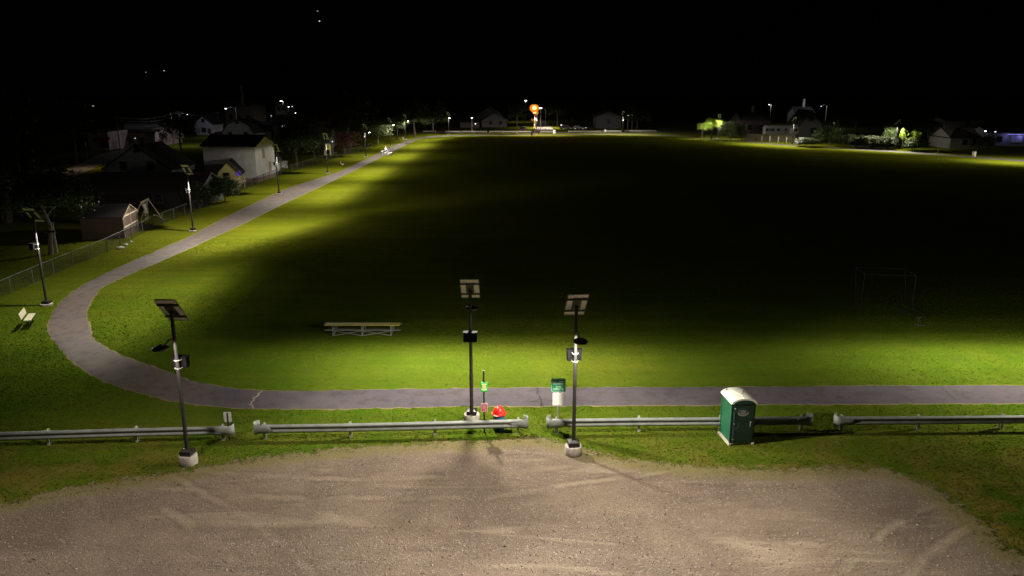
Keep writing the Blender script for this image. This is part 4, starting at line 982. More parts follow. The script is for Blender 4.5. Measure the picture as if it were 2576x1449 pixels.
# mast with two beacons
D_ = 900; X = (811.5 - 1288) / F * (D_ * math.cos(TH)); z1 = hz(811, 0, 28, X, D_); z2 = hz(811, 0, 53, X, D_)
t = thing('radio_mast', (X, D_, 0), 0, 'tall thin mast with two small white beacons in the black sky', 'mast')
m = MB()
for k in range(3): a = k * 2.094; m.tube([(math.cos(a) * .8, math.sin(a) * .8, 0), (math.cos(a) * .8, math.sin(a) * .8, z1)], .06, 4)
for k in range(0, int(z1), 6): m.bar((.8, 0, k), (-.4, .69, k + 6), .05, .05).bar((-.4, .69, k), (-.4, -.69, k + 6), .05, .05).bar((-.4, -.69, k), (.8, 0, k + 6), .05, .05)
m.build('mast_frame', mat('painted_mast', (.06, .03, .03), .7), t)
for z, s_, dx in ((z1, 2.0, -.6), (z2, 6., .8)): MB().lathe([(.1, -.6), (.7, -.5), (.7, .4), (.1, .6)], 10, (dx, 0, z)).build('beacon', emat('beacon_%d' % s_, (1, 1, 1), s_ * .14), t)
# utility poles and wires
def upole(px_b, px_t, label, trans=False):
    X, Y = P(*px_b); h = hz(px_b[0], px_b[1], px_t[1], X, Y); t = thing('utility_pole', (X, Y, 0), 0, label, 'utility pole', 'wooden utility poles of the village')
    MB().tube([(0, 0, 0), (0, 0, h)], [.17, .11], 10).build('pole', mat('grey_pole_wood', (.30, .28, .25), .9, 0, .2, 2), t, True)
    MB().bar((-1.1, 0, h - .5), (1.1, 0, h - .5), .1, .12).build('crossarm', mat('grey_pole_wood', (.3, .3, .3)), t)
    if trans: MB().lathe([(.05, -.5), (.25, -.45), (.25, .4), (.05, .5)], 12, (.4, -.2, h - 1.6)).build('transformer', ALU, t, True)
    return X, Y, h
u1 = upole((304, 388), (288, 290), 'leaning-looking grey utility pole in front of the shop'); u2 = upole((455, 352), (444, 277), 'utility pole with a transformer beside the bright street lamp', True)
u3 = upole((552, 330), (546, 280), 'thin utility pole in front of the gambrel barn'); u4 = upole((88, 420), (66, 300), 'dark utility pole among branches at the far left', True)
def wires(a, b, hs, label, cat='wires'):
    t = thing('overhead_wires', (a[0], a[1], 0), 0, label, cat, 'overhead wires of the village')
    A = Vector((0, 0, a[2])); B = Vector((b[0] - a[0], b[1] - a[1], b[2]))
    for h in hs:
        pts = []
        for k in range(13): q = k / 12; p = A.lerp(B, q); pts.append((p.x + h[0], p.y, p.z + h[1] - 1.0 * math.sin(math.pi * q)))
        MB().tube(pts, .035, 4).build('wire', mat('bright_wire', (.5, .5, .5), .3, .6), t)
wires(u1, u2, ((0, -.5), (.6, -1.2), (0, -2.4)), 'three parallel wires between the shop pole and the transformer pole')
wires(u2, u3, ((0, -.5), (0, -2.)), 'wires running right from the transformer pole')

# orange street light on the far pole
SOD = emat('sodium_halo', (1., .25, .008), 1.0); SODC = emat('sodium_core', (1., .78, .25), 2.4)
X, Y = P(1343.4, 337.5); zl = hz(1343, 337, 271, X, Y)
t = thing('orange_street_light', (X, Y, 0), 0, 'glowing orange sodium street light on a tall wooden pole at the far road', 'street light')
MB().tube([(.15, 0, 0), (.15, 0, zl + .9)], [.20, .14], 10).build('pole', mat('utility_pole_wood', (.3, .25, .2)), t, True)
MB().tube([(.15, 0, zl + .75), (0, -.9, zl + 1.1), (0, -1.5, zl + .8)], .04, 6).build('arm', ALU, t, True)
MB().lathe([(.03, .8), (.25, .78), (.4, .62), (.42, .55)], 18, (0, -1.5, zl)).build('lamp_head', ALU, t, True)
gl = MB().lathe([(.50, 1.05), (1.1, .85), (1.45, .3), (1.48, -.1), (1.3, -.75), (.75, -1.25), (.02, -1.4)], 24, (0, -1.5, zl)).build('halo_globe', SOD, t, True)  # glowing globe enlarged well past a real fitting to carry the orange halo
MB().box((.15, -.35, 2.6), (.5, .25, 1.3)).build('meter_box', WHITEM, t); MB().box((.15, -.35, 7.), (1.0, .2, .7)).build('junction_box', ALU, t)
MB().bar((-.9, -.1, 4.5), (.1, -.1, 4.5), .5, .7).build('back_board', WOOD, t)
# hot core of the enlarged glow that stands in for the halo
MB().lathe([(.05, .78), (.58, .55), (.8, 0), (.58, -.55), (.05, -.78)], 20, (0, -2.4, zl)).build('halo_core', SODC, gl, True)
l = bpy.data.lights.new('sodium_light', 'POINT'); l.energy = 2600; l.color = (1., .40, .10); l.shadow_soft_size = .8
o = bpy.data.objects.new('sodium_light', l); COL.objects.link(o); o.parent = t; o.location = (0, -3.4, zl - 1.)
GF = 'lamps of the far street and houses'
S('street_lamp', 'white lamp up the hill left of the orange street light', (1322.5, 253), 9, LWh, 2500, (1, .93, .86), .55, group=GF)
S('street_lamp', 'white lamp just right of the orange street light', (1360, 271.5), 8, LWh, 2500, (1, .93, .86), .5, group=GF)
S('yard_lamp', 'bright yard lamp by the grey houses across the field', (1187, 296), 5, LWh, 60, COOL, .30, group=GF)
S('yard_lamp', 'low bright lamp at the garage across the field', (1196, 311), 1.8, LW, 12, COOL, .26, group=GF)
S('yard_lamp', 'white lamp right of the far lamp post near the frame centre', (1580, 290), 5, LW, 10, COOL, .24, group=GF)
S('yard_lamp', 'dimmer second lamp right of the far lamp post', (1591, 290), 5, LWd, 0, COOL, .18, group=GF)
S('street_lamp', 'grey-white lamp above the domed roof on the right', (1935, 263), 8, LW, 500, COOL, .28, group=GF, arm=-.8)
S('street_lamp', 'lamp on an arm above the pale tree on the right', (2066, 267), 8, LWd, 700, COOL, .26, group=GF, arm=-2)
S('yard_lamp', 'bluish-white lamp left of the blue-lit porch', (2479, 329.5), 4, emat('blue_lamp_glass', (.75, .65, 1.), 12), 30, (.5, .5, 1.), .24, group=GF)
S('yard_lamp', 'second bluish lamp nearer the blue-lit porch', (2504, 331), 4, emat('blue_lamp_glass2', (.7, .7, .9), 2.5), 20, (.5, .5, 1.), .26, group=GF)
# eave and garage lights; the drive and far street ones are added for brightness
for (q, z, e_, c_) in (((225, 425), 5., 260, (1., .80, .55)), ((1900, 330), 2.2, 90, COOL), ((2095, 345), 4.5, 260, (1., .95, .7)), ((1372, 322), 7, 9000, (1, .88, .72))):
    X, Y = P(*q); t = thing('eave_light', (X, Y, 0), 0, {225: 'added warm yard light over the pale drive at left', 1900: 'eave light under the domed grey roof', 2095: 'yard light in front of the olive-roofed garage', 1372: 'added light partway up the far street'}[q[0]], 'yard light')
    MB().tube([(0, 0, 0), (0, 0, z)], .05, 6).build('pole', WOOD, t); MB().lathe([(.02, .15), (.14, .05), (.14, 0)], 12, (0, 0, z)).build('shade', BLACK, t)
    l = bpy.data.lights.new('yard_light', 'SPOT'); l.spot_size = R(150); l.spot_blend = .6; l.energy = e_ * 2.5; l.color = c_; l.shadow_soft_size = .1
    o = bpy.data.objects.new('yard_light', l); COL.objects.link(o); o.parent = t; o.location = (0, 0, z - .05)

# far guardrails
def far_rail(x0, x1, y, label):
    A = Vector((*P(x0, y), 0)); B = Vector((*P(x1, y), 0)); t = thing('far_guardrail', tuple(A), 0, label, 'guardrail', 'pale guardrails along the far end of the field')
    D = B - A; n = max(2, int(D.length / 3.8) + 1)
    MB().bar((0, 0, .62), (D.x, D.y, .62), .08, .32).build('rail', mat('pale_rail', (.24, .23, .18), .8, .0, .12, .8), t)
    for k in range(n): p = D * k / (n - 1); MB().box((p.x, p.y + .12, .42), (.18, .18, .84)).build('post', mat('pale_rail', (1, 1, 1)), t)
for x0, x1, y, lab in ((1066, 1096, 335.2, 'shortest far guardrail, at the far left corner'), (1121, 1157, 335.6, 'far guardrail behind the lamp post at the left corner'), (1162, 1224, 335.6, 'far guardrail in front of the low garage'),
    (1232, 1300, 335.6, 'far guardrail in front of the parked dark car'), (1302, 1338, 335.6, 'far guardrail just left of the orange street light'), (1360, 1391, 335.6, 'far guardrail across the end of the far street'),
    (1430, 1512, 335.0, 'far guardrail in front of the cars parked on the right'), (1516, 1562, 334.4, 'far guardrail left of the central right lamp post'), (1572, 1650, 333.8, 'far guardrail right of the central right lamp post')):
    far_rail(x0, x1, y, lab)
# bollards, barrels and little things
def barrel(q, r, h, m, name, label, cat):
    X, Y = P(*q); t = thing(name, (X, Y, 0), 0, label, cat)
    MB().lathe([(r * .9, 0), (r, .03), (r, h * .3), (r * 1.05, h * .33), (r, h * .36), (r, h * .95), (r * .9, h)], 16).build('body', m, t, True)
    MB().lathe([(r * 1.08, h), (r * 1.08, h + .06), (r * .3, h + .16)], 16).build('lid', BLACK, t, True)
barrel((2450, 394), .36, 1.15, mat('cream_barrel', (.62, .58, .44), .6), 'trash_barrel', 'cream trash barrel on the grass at the far right', 'trash barrel')
barrel((1395, 336.6), .42, 1.3, mat('bright_cream', (.8, .76, .6), .6), 'trash_barrel', 'pale barrel at the far road entrance right of the orange light', 'trash barrel')
barrel((1522.5, 332.6), .3, .9, WHITEM, 'white_drum', 'white drum behind the far guardrail', 'drum')
barrel((1014.5, 350.8), .25, .7, WHITEM, 'white_drum', 'white drum beside the lamp post at the far left bend', 'drum')
X, Y = P(2356, 398); t = thing('marker_post', (X, Y, 0), 0, 'thin dark marker post at the far right path', 'post'); MB().tube([(0, 0, 0), (.1, 0, 2.3)], .05, 6).build('pole', BLACK, t); MB().box((.1, 0, 2.2), (.3, .03, .3)).build('plate', GLASSD, t)
X, Y = P(2381, 380); t = thing('satellite_dish', (X, Y, 0), R(20), 'pale oval satellite dish in front of the hip-roofed house', 'satellite dish')
ds = MB().lathe([(.02, 0), (.35, .04), (.62, .13), (.75, .22)], 20, (0, 0, 0), .8, 1.1); ds.v = [tuple(Matrix.Rotation(R(70), 3, 'X') @ Vector(v) + Vector((0, 0, 1.35))) for v in ds.v]; ds.build('dish', mat('dish_grey', (.6, .6, .58), .5), t, True)
MB().tube([(0, .1, 0), (0, .1, 1.3)], .05, 6).build('mount_pole', ALU, t); MB().tube([(0, 0, .9), (0, -.6, 1.2)], .02, 5).build('feed_arm', ALU, t)
X, Y = P(1240 / 1, 318)
X, Y = P(1391, 322); t = thing('mailbox', (X, Y, 0), 0, 'dark mailbox on a post at the roadside across the field', 'mailbox'); MB().box((0, 0, .6), (.1, .1, 1.2)).build('post', WOOD, t); MB().box((0, 0, 1.3), (.25, .5, .25)).build('box', BLACK, t)
# yellow playhouse, pale tarp, board fence, short posts
X, Y = P(832, 392); t = thing('playhouse', (X - 1, Y + 1.5, 0), R(20), 'small yellow rounded playhouse on legs by the fence', 'playhouse')
zb = 1.2; MB().prism([(-.75, zb + .2), (-.5, zb), (.5, zb), (.75, zb + .2), (.75, zb + 1.0), (.45, zb + 1.35), (-.45, zb + 1.35), (-.75, zb + 1.0)], 'y', -.6, .6).build('cabin', mat('yellow_plastic', (.55, .50, .14), .5, 0, .1, 2), t)
MB().box((.1, -.62, zb + .65), (.05, .03, 1.2)).build('seam', mat('brown_seam', (.15, .13, .05)), t)
for x in (-.6, .6):
    for y in (-.45, .45): MB().box((x, y, zb / 2), (.3, .12, zb)).build('leg', mat('beige_leg', (.30, .26, .20)), t)
X, Y = P(716, 424); t = thing('tarp_cover', (X, Y, 0), 0, 'crumpled pale tarp hung over a frame beside the white garage', 'tarp')
m = MB(); r0 = random.Random(5)
for j in range(7):
    for i in range(7): m.v.append((-.55 + 1.1 * i / 6 + r0.uniform(-.08, .08), -.2 + r0.uniform(-.15, .15) + .1 * j / 6, .1 + 1.3 * j / 6 + r0.uniform(-.08, .08)))
for j in range(6):
    for i in range(6): a = j * 7 + i; m.f.append((a, a + 1, a + 8, a + 7))
o = m.build('cloth', mat('pale_tarp', (.40, .40, .38), .7), t); s_ = o.modifiers.new('t', 'SOLIDIFY'); s_.thickness = .02
MB().bar((-.6, 0, 1.45), (.6, 0, 1.45), .05, .05).bar((-.6, 0, 0), (-.6, 0, 1.45), .05, .05).bar((.6, 0, 0), (.6, 0, 1.45), .05, .05).build('frame', ALU, t)
A = Vector((*P(1874, 353), 0)); B = Vector((*P(2000, 357), 0)); D = B - A; t = thing('board_fence', tuple(A), math.atan2(D.y, D.x), 'solid tan board fence in front of the camper trailer', 'fence')
m = MB(); nb = int(D.length / .3)
for k in range(nb): m.box((k * .3 + .15, r0.uniform(-.01, .01), .95 + r0.uniform(-.02, .02)), (.28, .03, 1.9))
m.build('boards', mat('tan_boards', (.085, .07, .035), .8, 0, .2, 1.2), t); MB().bar((0, .05, 1.5), (D.length, .05, 1.5), .05, .1).bar((0, .05, .5), (D.length, .05, .5), .05, .1).build('rail', WOOD, t)
for i, q in enumerate(((1916, 355.5), (1936, 357), (1957, 358.5), (1978, 360), (2001, 362))):
    X, Y = P(*q); o = MB().lathe([(.11, 0), (.11, 1.45), (.05, 1.55)], 8).build('fence_post', mat('grey_post', (.30, .29, .22), .9), None, loc=(X, Y, 0)); tag(o, ['leftmost', 'second', 'middle', 'fourth', 'rightmost'][i] + ' of the five short grey posts left of the camper lamp post' if i < 4 else 'rightmost short grey post, beside the low shrub', 'post', 'short posts in front of the board fence')
# camper trailer
X, Y = P(1967, 346); s_ = scale_at(Y); W = 86 / s_
t = thing('camper_trailer', (X, Y, 0), 0, 'long pale camper trailer with small dark windows on the right', 'camper trailer')
CT = mat('camper_skin', (.26, .26, .24), .5, .1, .1, 1.5)
MB().prism([(-W / 2, .8), (W / 2, .8), (W / 2, 3.2), (W / 2 - .5, 3.6), (-W / 2 + .5, 3.5), (-W / 2, 2.9)], 'y', 0, 2.6).build('body', CT, t, bevel=.06)
for x, w in ((-.45, .9), (-.36, .5), (-.28, .9), (-.12, .9), (.10, .8), (.38, 1.2)): MB().box((x * W, -.02, 2.3), (w, .05, .8)).build('window', GLASSD, t)
for x in (-.1, .06):
    wh = MB().lathe([(.2, -.12), (.42, -.12), (.42, .12), (.2, .12)], 16); wh.v = [tuple(Matrix.Rotation(R(90), 3, 'X') @ Vector(v) + Vector((x * W, .1, .42))) for v in wh.v]; wh.build('wheel', RUB, t)
MB().bar((W / 2, 1.3, .7), (W / 2 + 1.6, 1.3, .55), .12, .12).build('tow_bar', BLACK, t); MB().box((.25 * W, -.02, 1.9), (.75, .05, 1.9)).build('door', TRIM, t)

# ============================================================ CARS
def car(px, rz, col, label, suv=False, lit=None):
    X, Y = P(*px); t = thing('parked_car', (X, Y, 0), R(rz), label, 'car', 'cars parked beyond the field'); L = 4.6; W = 1.8; h = 1.75 if suv else 1.45
    pm = mat('car_paint_' + label.split()[0], col, .25, .3, .05, 1)
    pr = [(-2.3, .35), (2.3, .35), (2.3, .75), (2.15, .88), (1.1, .95), (.35, h - .08), (.1, h), (-1.7, h) if suv else (-1.2, h), (-2.2, h - .5) if suv else (-1.8, 1.0), (-2.3, .9)]
    bd = MB().prism(pr, 'y', -W / 2, W / 2).build('body', pm, t, bevel=.07)
    for sy in (-1, 1): MB().prism([(.95, .98), (.32, h - .14), (-1.6 if suv else -1.15, h - .12), (-2.0 if suv else -1.6, 1.0)], 'y', sy * (W / 2 + .005) - .01, sy * (W / 2 + .005) + .01).build('side_window', GLASSD, t)
    MB().add([(1.08, -.75, .98), (1.08, .75, .98), (.4, .65, h - .06), (.4, -.65, h - .06)], [(0, 1, 2, 3)]).build('windscreen', GLASSD, t).location = (.02, 0, .02)
    xr = (-2.22, -2.28) if suv else (-1.3, -1.85); MB().add([(xr[1] - .02, -.7, 1.0), (xr[1] - .02, .7, 1.0), (xr[0] - .0, .65, h - .15), (xr[0] - .0, -.65, h - .15)], [(0, 1, 2, 3)]).build('rear_window', GLASSD, t).location = (-.03, 0, .02)
    for x in (-1.4, 1.4):
        for sy in (-1, 1):
            wh = MB().lathe([(.18, -.1), (.33, -.11), (.34, 0), (.33, .11), (.18, .1)], 18); wh.v = [tuple(Matrix.Rotation(R(90), 3, 'X') @ Vector(v) + Vector((x, sy * (W / 2 - .08), .34))) for v in wh.v]; w_ = wh.build('wheel', RUB, t, True)
            rm = MB().lathe([(.02, -.04), (.2, -.03), (.2, .03), (.02, .04)], 14); rm.v = [tuple(Matrix.Rotation(R(90), 3, 'X') @ Vector(v) + Vector((x, sy * (W / 2 + .015), .34))) for v in rm.v]; rm.build('rim', ALU, w_)
    for sy in (-.65, .65):
        MB().box((2.3, sy, .7), (.06, .35, .14)).build('headlight', lit if lit else TRIM, t); MB().box((-2.31, sy, .82), (.06, .2, .25)).build('tail_light', mat('red_lens', (.3, .02, .02), .3), t)
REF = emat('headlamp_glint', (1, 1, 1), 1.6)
car((1315, 331.5), 90, (.03, .03, .035), 'dark SUV with a pale roof parked across the field', True)
car((1424, 325.5), 15, (.02, .02, .025), 'black car at the left of the row beyond the far guardrail', True, REF)
car((1441, 324.5), -160, (.03, .025, .02), 'dim car in the middle of the row beyond the far guardrail', False, REF)
car((1458, 326), -20, (.04, .03, .03), 'brownish car at the right of the row beyond the far guardrail', False, REF)
car((284, 371), -10, (.30, .30, .30), 'silver car parked in front of the shop on the left', False)
car((547, 343), 190, (.05, .05, .05), 'grey car with bright headlights near the gambrel barn', False, LWd)
X, Y = P(1315, 331.5)

# ============================================================ PEOPLE
def limb_mesh(name, verts, edges, radii, m, parent, root=0):
    me = bpy.data.meshes.new(name); me.from_pydata(verts, edges, []); me.materials.append(m)
    o = bpy.data.objects.new(name, me); COL.objects.link(o); o.parent = parent
    sk = o.modifiers.new('skin', 'SKIN'); o.modifiers.new('sub', 'SUBSURF').levels = 1; o.modifiers['sub'].render_levels = 2
    for i, r in enumerate(radii): me.skin_vertices[0].data[i].radius = (r, r)
    me.skin_vertices[0].data[root].use_root = True
    return o
SKIN = mat('skin', (.42, .26, .19), .55, 0, .06, 6)
def person(loc, rz, label, J, top, legs, hair, sc=1.):
    t = thing('person', loc, rz, label, 'person'); t.scale = (sc,) * 3
    v = [J['pelvis'], J['waist'], J['chest'], J['neck'], J['head0'], J['head1'], J['head2']]; r = [.13, .12, .14, .055, .075, .095, .06]; e = [(0, 1), (1, 2), (2, 3), (3, 4), (4, 5), (5, 6)]
    fh = Vector(J['face']); h1 = Vector(J['head1']); v.append(tuple(h1 + fh * .115 + Vector((0, 0, -.03)))); r.append(.016); e.append((5, 7))
    for s in ('L', 'R'):
        k = len(v); v += [J['sh' + s], J['el' + s], J['wr' + s], J['ha' + s]]; r += [.06, .042, .03, .036]; e += [(2, k), (k, k + 1), (k + 1, k + 2), (k + 2, k + 3)]
        d = (Vector(J['ha' + s]) - Vector(J['wr' + s])).normalized(); sd = Vector((0, 1, 0)) if abs(d.y) < .8 else Vector((1, 0, 0)); hp = Vector(J['ha' + s])
        for i, (o_, ln_) in enumerate(((-.03, .07), (-.01, .085), (.01, .08), (.03, .06))):
            a = len(v); v += [tuple(hp + sd * o_ + d * ln_ * .5), tuple(hp + sd * o_ * 1.1 + d * ln_ + Vector((0, 0, -.01)))]; r += [.010, .008]; e += [(k + 3, a), (a, a + 1)]
        a = len(v); v += [tuple(hp + sd * -.05 + d * .01)]; r += [.011]; e += [(k + 3, a)]
        k = len(v); v += [J['hip' + s], J['kn' + s], J['an' + s], J['to' + s]]; r += [.09, .062, .042, .038]; e += [(0, k), (k, k + 1), (k + 1, k + 2), (k + 2, k + 3)]
    limb_mesh('body', v, e, r, SKIN, t)
    vv = [J['waist'], J['chest'], J['shL'], J['elL'], J['wrL'], J['shR'], J['elR'], J['wrR'], J['pelvis']]
    limb_mesh('shirt', vv, [(0, 1), (1, 2), (2, 3), (3, 4), (1, 5), (5, 6), (6, 7), (0, 8)], [.15, .17, .085, .062, .045, .085, .062, .045, .15], top, t, 1)
    limb_mesh('trousers', [J['pelvis'], J['hipL'], J['knL'], J['anL'], J['hipR'], J['knR'], J['anR']], [(0, 1), (1, 2), (2, 3), (0, 4), (4, 5), (5, 6)], [.155, .115, .08, .06, .115, .08, .06], legs, t)
    for s in ('L', 'R'):
        a = Vector(J['an' + s]); b = Vector(J['to' + s]); MB().bar(tuple(a + (a - b) * .3 + Vector((0, 0, -.04))), tuple(b + Vector((0, 0, -.01))), .10, .09).build('shoe', BLACK, t, bevel=.02)
    hh = MB().lathe([(.03, .075), (.085, .055), (.112, .0), (.108, -.05), (.09, -.09)], 16); hh.v = [tuple(Vector(q) + h1 + Vector((0, 0, .055)) - fh * .02) for q in hh.v]; hh.build('hair' if hair is not None and hair.name.startswith('hair') else 'cap', hair, t, True)
    for s in (-1, 1):
        e_ = MB().lathe([(.003, -.004), (.012, 0), (.003, .006)], 8); sdv = Vector((-fh.y, fh.x, 0)); e_.v = [tuple(Vector(q) + h1 + fh * .10 + sdv * s * .035) for q in e_.v]; e_.build('eye', BLACK, t)
ST = dict(pelvis=(0, 0, .95), waist=(0, 0, 1.1), chest=(0, -.01, 1.35), neck=(0, 0, 1.5), head0=(0, .02, 1.56), head1=(0, .02, 1.65), head2=(0, .0, 1.73), face=(0, -1, 0),
 shL=(-.2, 0, 1.42), elL=(-.29, .04, 1.16), wrL=(-.2, -.16, 1.05), haL=(-.14, -.2, 1.04), shR=(.2, 0, 1.42), elR=(.30, .03, 1.16), wrR=(.2, -.17, 1.06), haR=(.13, -.21, 1.05),
 hipL=(-.1, 0, .9), knL=(-.13, -.02, .5), anL=(-.16, 0, .09), toL=(-.17, -.15, .04), hipR=(.1, 0, .9), knR=(.12, -.05, .5), anR=(.13, .02, .09), toR=(.15, -.13, .04))
X, Y = P(1337.4, 344.3)
person((X, Y), 0, 'person in dark clothing standing on the far edge of the field', ST, mat('dark_jacket', (.02, .02, .022), .9), mat('dark_trousers', (.018, .018, .02), .9), mat('hair_brown', (.03, .02, .015), .8))
SI = dict(pelvis=(0, .05, .12), waist=(0, .02, .28), chest=(0, -.03, .52), neck=(0, -.04, .66), head0=(0, -.05, .72), head1=(0, -.06, .81), head2=(0, -.06, .89), face=(0, -1, 0),
 shL=(-.19, -.03, .58), elL=(-.25, -.14, .36), wrL=(-.16, -.34, .28), haL=(-.12, -.40, .27), shR=(.19, -.03, .58), elR=(.25, -.14, .36), wrR=(.16, -.34, .28), haR=(.12, -.40, .27),
 hipL=(-.1, .0, .11), knL=(-.14, -.42, .14), anL=(-.14, -.46, -.30), toL=(-.15, -.60, -.34), hipR=(.1, .0, .11), knR=(.14, -.42, .14), anR=(.14, -.44, -.30), toR=(.15, -.58, -.34))
bl = [o for o in bpy.data.objects if o.name.startswith('small_bleacher')][0]
w_ = Matrix.Rotation(R(86), 4, 'Z') @ Vector((3.3, .55, 0))
person((bx_ + w_.x, by_ + w_.y, .975), R(86), 'person in a white shirt and red cap seated on the small bleacher', SI, mat('white_shirt', (.55, .50, .52), .9), mat('faded_jeans', (.30, .30, .36), .9), mat('red_cap', (.62, .05, .07), .8))

# ============================================================ TREES AND SHRUBS
def crown_mesh(seed, nc, nl, size, hollow=.4, flat=1.):
    r = np.random.default_rng(seed)
    d = r.normal(0, 1, (nc, 3)); d /= np.linalg.norm(d, axis=1)[:, None]; d[:, 2] = np.where(d[:, 2] < -.55, -d[:, 2], d[:, 2])
    rad = r.uniform(hollow, 1., nc) ** .7 * (1 + .18 * np.sin(d[:, 0] * 5 + seed) + .14 * np.sin(d[:, 1] * 7) + .1 * r.normal(0, 1, nc))
    c = d * rad[:, None]
    p = c.repeat(nl, 0) + r.normal(0, 1, (nc * nl, 3)) * (.13 * r.uniform(.6, 1.3, nc).repeat(nl))[:, None]
    n = len(p); a = r.normal(0, 1, (n, 3)); a /= np.linalg.norm(a, axis=1)[:, None]; b = np.cross(a, r.normal(0, 1, (n, 3))); b /= np.linalg.norm(b, axis=1)[:, None]
    s = size * r.uniform(.5, 1.3, n)[:, None]
    q = np.stack([p - a * s, p + b * s * .55, p + a * s, p - b * s * .55], 1).reshape(-1, 3); q[:, 2] *= flat
    return q
CM = {}
def crown(kind, m):
    key = (kind, m.name)
    if key not in CM:
        o = tri_mesh('crown', crown_mesh(*{'a': (11, 140, 28, .062), 'b': (12, 120, 26, .065), 'c': (13, 160, 28, .062), 'd': (14, 90, 34, .05), 'e': (15, 130, 36, .06), 'f': (16, 46, 70, .052), 'g': (17, 190, 40, .07)}[kind]), m, 4)
        CM[key] = o.data; bpy.data.objects.remove(o)
    return CM[key]
def tree(name, label, x, yb, ytop, wpx, m, kind='a', trunk=.3, cat='tree', group=None, rz=0., low=.0, deep=1.):
    X, Y = P(x, yb); h = hz(x, yb, ytop, X, Y); w = wpx / scale_at(Y) / 2
    t = thing(name, (X, Y, 0), R(rz), label, cat, group)
    zc = h * (trunk + (1 - trunk) / 2); rz2 = h * (1 - trunk) / 2
    o = bpy.data.objects.new('crown', crown(kind, m)); COL.objects.link(o); o.parent = t; o.location = (0, 0, zc); o.scale = (w * .95, w * .95 * deep, rz2 * .95)
    tm = MB(); r0 = random.Random(int(x)); rt = max(.05, h * .025)
    tm.tube([(0, 0, 0), (r0.uniform(-.1, .1) * w, 0, h * trunk), (r0.uniform(-.15, .15) * w, .05 * w, zc), (0, 0, zc + rz2 * .6)], [rt * 1.3, rt, rt * .7, rt * .25], 7)
    for k in range(5):
        a = r0.uniform(0, 6.28); z0 = h * trunk + (zc - h * trunk) * r0.uniform(.2, 1.1); tm.tube([(0, 0, z0), (math.cos(a) * w * .35, math.sin(a) * w * .35, z0 + rz2 * .3), (math.cos(a) * w * .75, math.sin(a) * w * .7, z0 + rz2 * r0.uniform(.3, .8))], [rt * .5, rt * .3, rt * .1], 5)
    tm.build('trunk', BARK, t, True); return t
GL_ = 'trees of the village on the left'; GR_ = 'trees and shrubs along the right side'
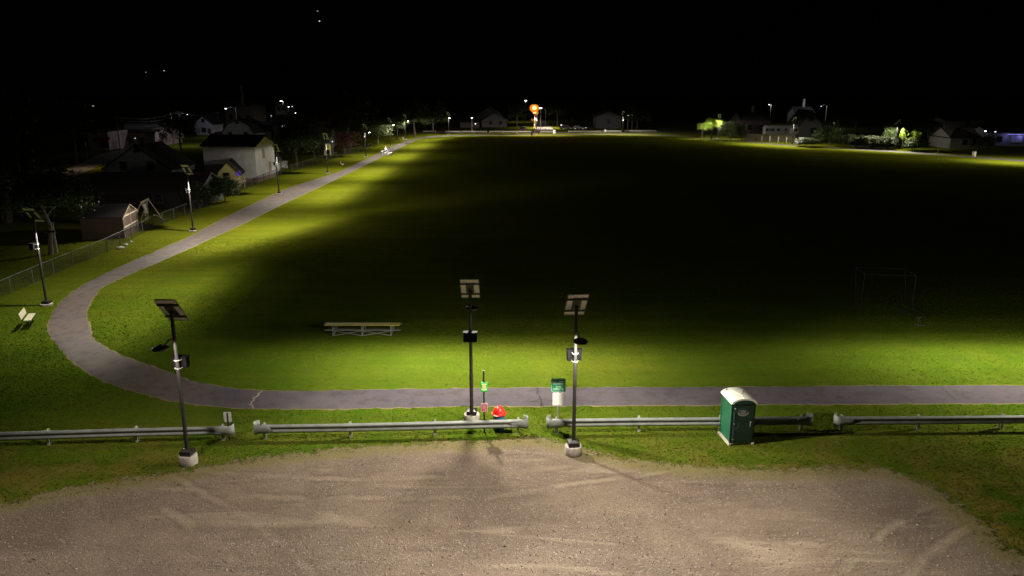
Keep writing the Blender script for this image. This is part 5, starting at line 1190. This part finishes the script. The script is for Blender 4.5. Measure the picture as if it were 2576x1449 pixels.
for (nm, lab, x, yb, yt, w, m, k, tr_, g_, dp) in (
 ('leafy_tree', 'big dark tree at the far left edge beside the fence', 128, 640, 430, 190, L_DARK, 'a', .35, GL_, 1),
 ('leafy_tree', 'very large black tree filling the upper left edge', 20, 560, 215, 260, L_DARK, 'c', .25, GL_, 1),
 ('leafy_tree', 'dark tree left of the shop with the red awning', 190, 412, 255, 110, L_DARK, 'b', .3, GL_, 1),
 ('leafy_tree', 'rounded dark tree between the transformer pole and the cottage', 458, 380, 290, 80, L_DARK, 'a', .2, GL_, 1),
 ('leafy_tree', 'small green tree against the brown garage', 383, 372, 326, 26, L_DARK, 'd', .15, GL_, 1),
 ('copper_shrub', 'reddish shrub in front of the brown garage', 413, 372, 332, 26, L_MAR, 'd', .05, GL_, 1),
 ('dark_shrub', 'round dark shrub in front of the purple-lit deck', 566, 506, 448, 66, L_DARK, 'g', .05, GL_, 1),
 ('dark_shrub', 'wide dark shrub mass behind the near lamp post', 490, 520, 462, 80, L_DARK, 'g', .05, GL_, 1),
 ('leafy_tree', 'black tree immediately right of the tall white house', 745, 418, 300, 100, L_DARK, 'c', .12, GL_, 1),
 ('leafy_tree', 'black tree in front of the dark cottage', 790, 398, 325, 70, L_DARK, 'b', .1, GL_, 1),
 ('copper_tree', 'tall copper-leaved tree above the yellow playhouse', 800, 385, 262, 130, L_MAR, 'a', .35, GL_, 1),
 ('copper_tree', 'lower copper tree right of the yellow playhouse', 868, 388, 330, 66, L_MAR, 'b', .15, GL_, 1),
 ('leafy_tree', 'tall dark tree rising behind the fence corner', 880, 378, 235, 120, L_DARK, 'c', .25, GL_, 1),
 ('leafy_tree', 'tree with lamp-lit leaves behind the bleacher lamp post', 950, 366, 300, 66, L_PALE, 'a', .2, GL_, 1),
 ('leafy_tree', 'tree with pale green hanging leaves beside the second far lamp', 1000, 352, 290, 52, L_PALE, 'b', .25, GL_, 1),
 ('leafy_tree', 'dark tree behind the lamp post at the far left bend', 1045, 344, 255, 80, L_DARK, 'c', .2, GL_, 1),
 ('leafy_tree', 'dark tree left of the garage across the field', 1090, 336, 262, 70, L_DARK, 'a', .2, GL_, 1),
 ('leafy_tree', 'dim tree hiding the left of the orange street light', 1300, 326, 262, 50, L_DARK, 'b', .3, GR_, 1),
 ('leafy_tree', 'greyish tree at the grass verge right of the far street', 1402, 318, 262, 46, L_DIM, 'a', .35, GR_, 1),
 ('leafy_tree', 'dark tree behind the row of parked cars', 1440, 312, 270, 60, L_DARK, 'c', .3, GR_, 1),
 ('leafy_tree', 'dark tree between the barn and the far lamp post', 1600, 326, 270, 60, L_DARK, 'a', .2, GR_, 1),
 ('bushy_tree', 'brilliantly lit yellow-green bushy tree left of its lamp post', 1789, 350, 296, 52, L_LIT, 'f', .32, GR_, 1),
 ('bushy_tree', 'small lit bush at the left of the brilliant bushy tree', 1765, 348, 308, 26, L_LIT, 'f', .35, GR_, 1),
 ('bushy_tree', 'greyish bushy tree right of the lamp post on the right', 1838, 352, 303, 56, L_PALE, 'c', .06, GR_, 1),
 ('bushy_tree', 'dim bush at the left end of the board fence', 1866, 353, 312, 30, L_DIM, 'e', .04, GR_, 1),
 ('low_shrub', 'low green shrub right of the camper lamp post', 2026, 368, 347, 50, L_PALE, 'g', .02, GR_, 1),
 ('dark_tree', 'big black tree mass behind the low green shrub', 2085, 366, 316, 70, L_DARK, 'c', .03, GR_, 1),
 ('leafy_tree', 'pale thin tree above the olive-roofed garage', 2105, 350, 272, 56, L_DIM, 'd', .42, GR_, 1),
 ('leafy_tree', 'bare-looking dim tree right of the pale thin tree', 2150, 352, 280, 36, L_DIM, 'b', .5, GR_, 1),
 ('hedge', 'left part of the clipped dim hedge behind the far right path', 2150, 372, 341, 56, L_DIM, 'g', .02, GR_, 1),
 ('hedge', 'middle part of the clipped dim hedge behind the far right path', 2185, 373.5, 343, 56, L_DIM, 'g', .02, GR_, 1),
 ('hedge', 'right part of the clipped dim hedge beside the hedge lamp', 2222, 375, 345, 56, L_DIM, 'g', .02, GR_, 1),
 ('bushy_tree', 'dim green bush left of the hedge lamp post', 2236, 373, 318, 40, L_DARK, 'e', .1, GR_, 1),
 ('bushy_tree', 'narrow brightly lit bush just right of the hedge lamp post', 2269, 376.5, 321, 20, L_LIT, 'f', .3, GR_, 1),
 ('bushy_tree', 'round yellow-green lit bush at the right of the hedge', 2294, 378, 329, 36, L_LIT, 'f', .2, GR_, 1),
 ('dark_shrub', 'dark shrub under the round yellow-green bush', 2300, 379, 348, 60, L_DARK, 'c', .02, GR_, 1),
 ('leafy_tree', 'dim bush right of the hip-roofed house', 2478, 378, 342, 44, L_DIM, 'e', .05, GR_, 1),
 ('leafy_tree', 'black tree behind the tallest pointed gable', 2400, 344, 262, 90, L_DARK, 'a', .2, GR_, 1),
 ('leafy_tree', 'black tree between the hedge and the long pale house', 2335, 366, 300, 60, L_DARK, 'b', .2, GR_, 1)):
    tree(nm, lab, x, yb, yt, w, m, k, tr_, group=g_, rz=(x * 37) % 360, deep=dp, cat='hedge' if nm == 'hedge' else 'shrub' if 'shrub' in nm or 'bushy' in nm else 'tree')
bpy.context.view_layer.update()
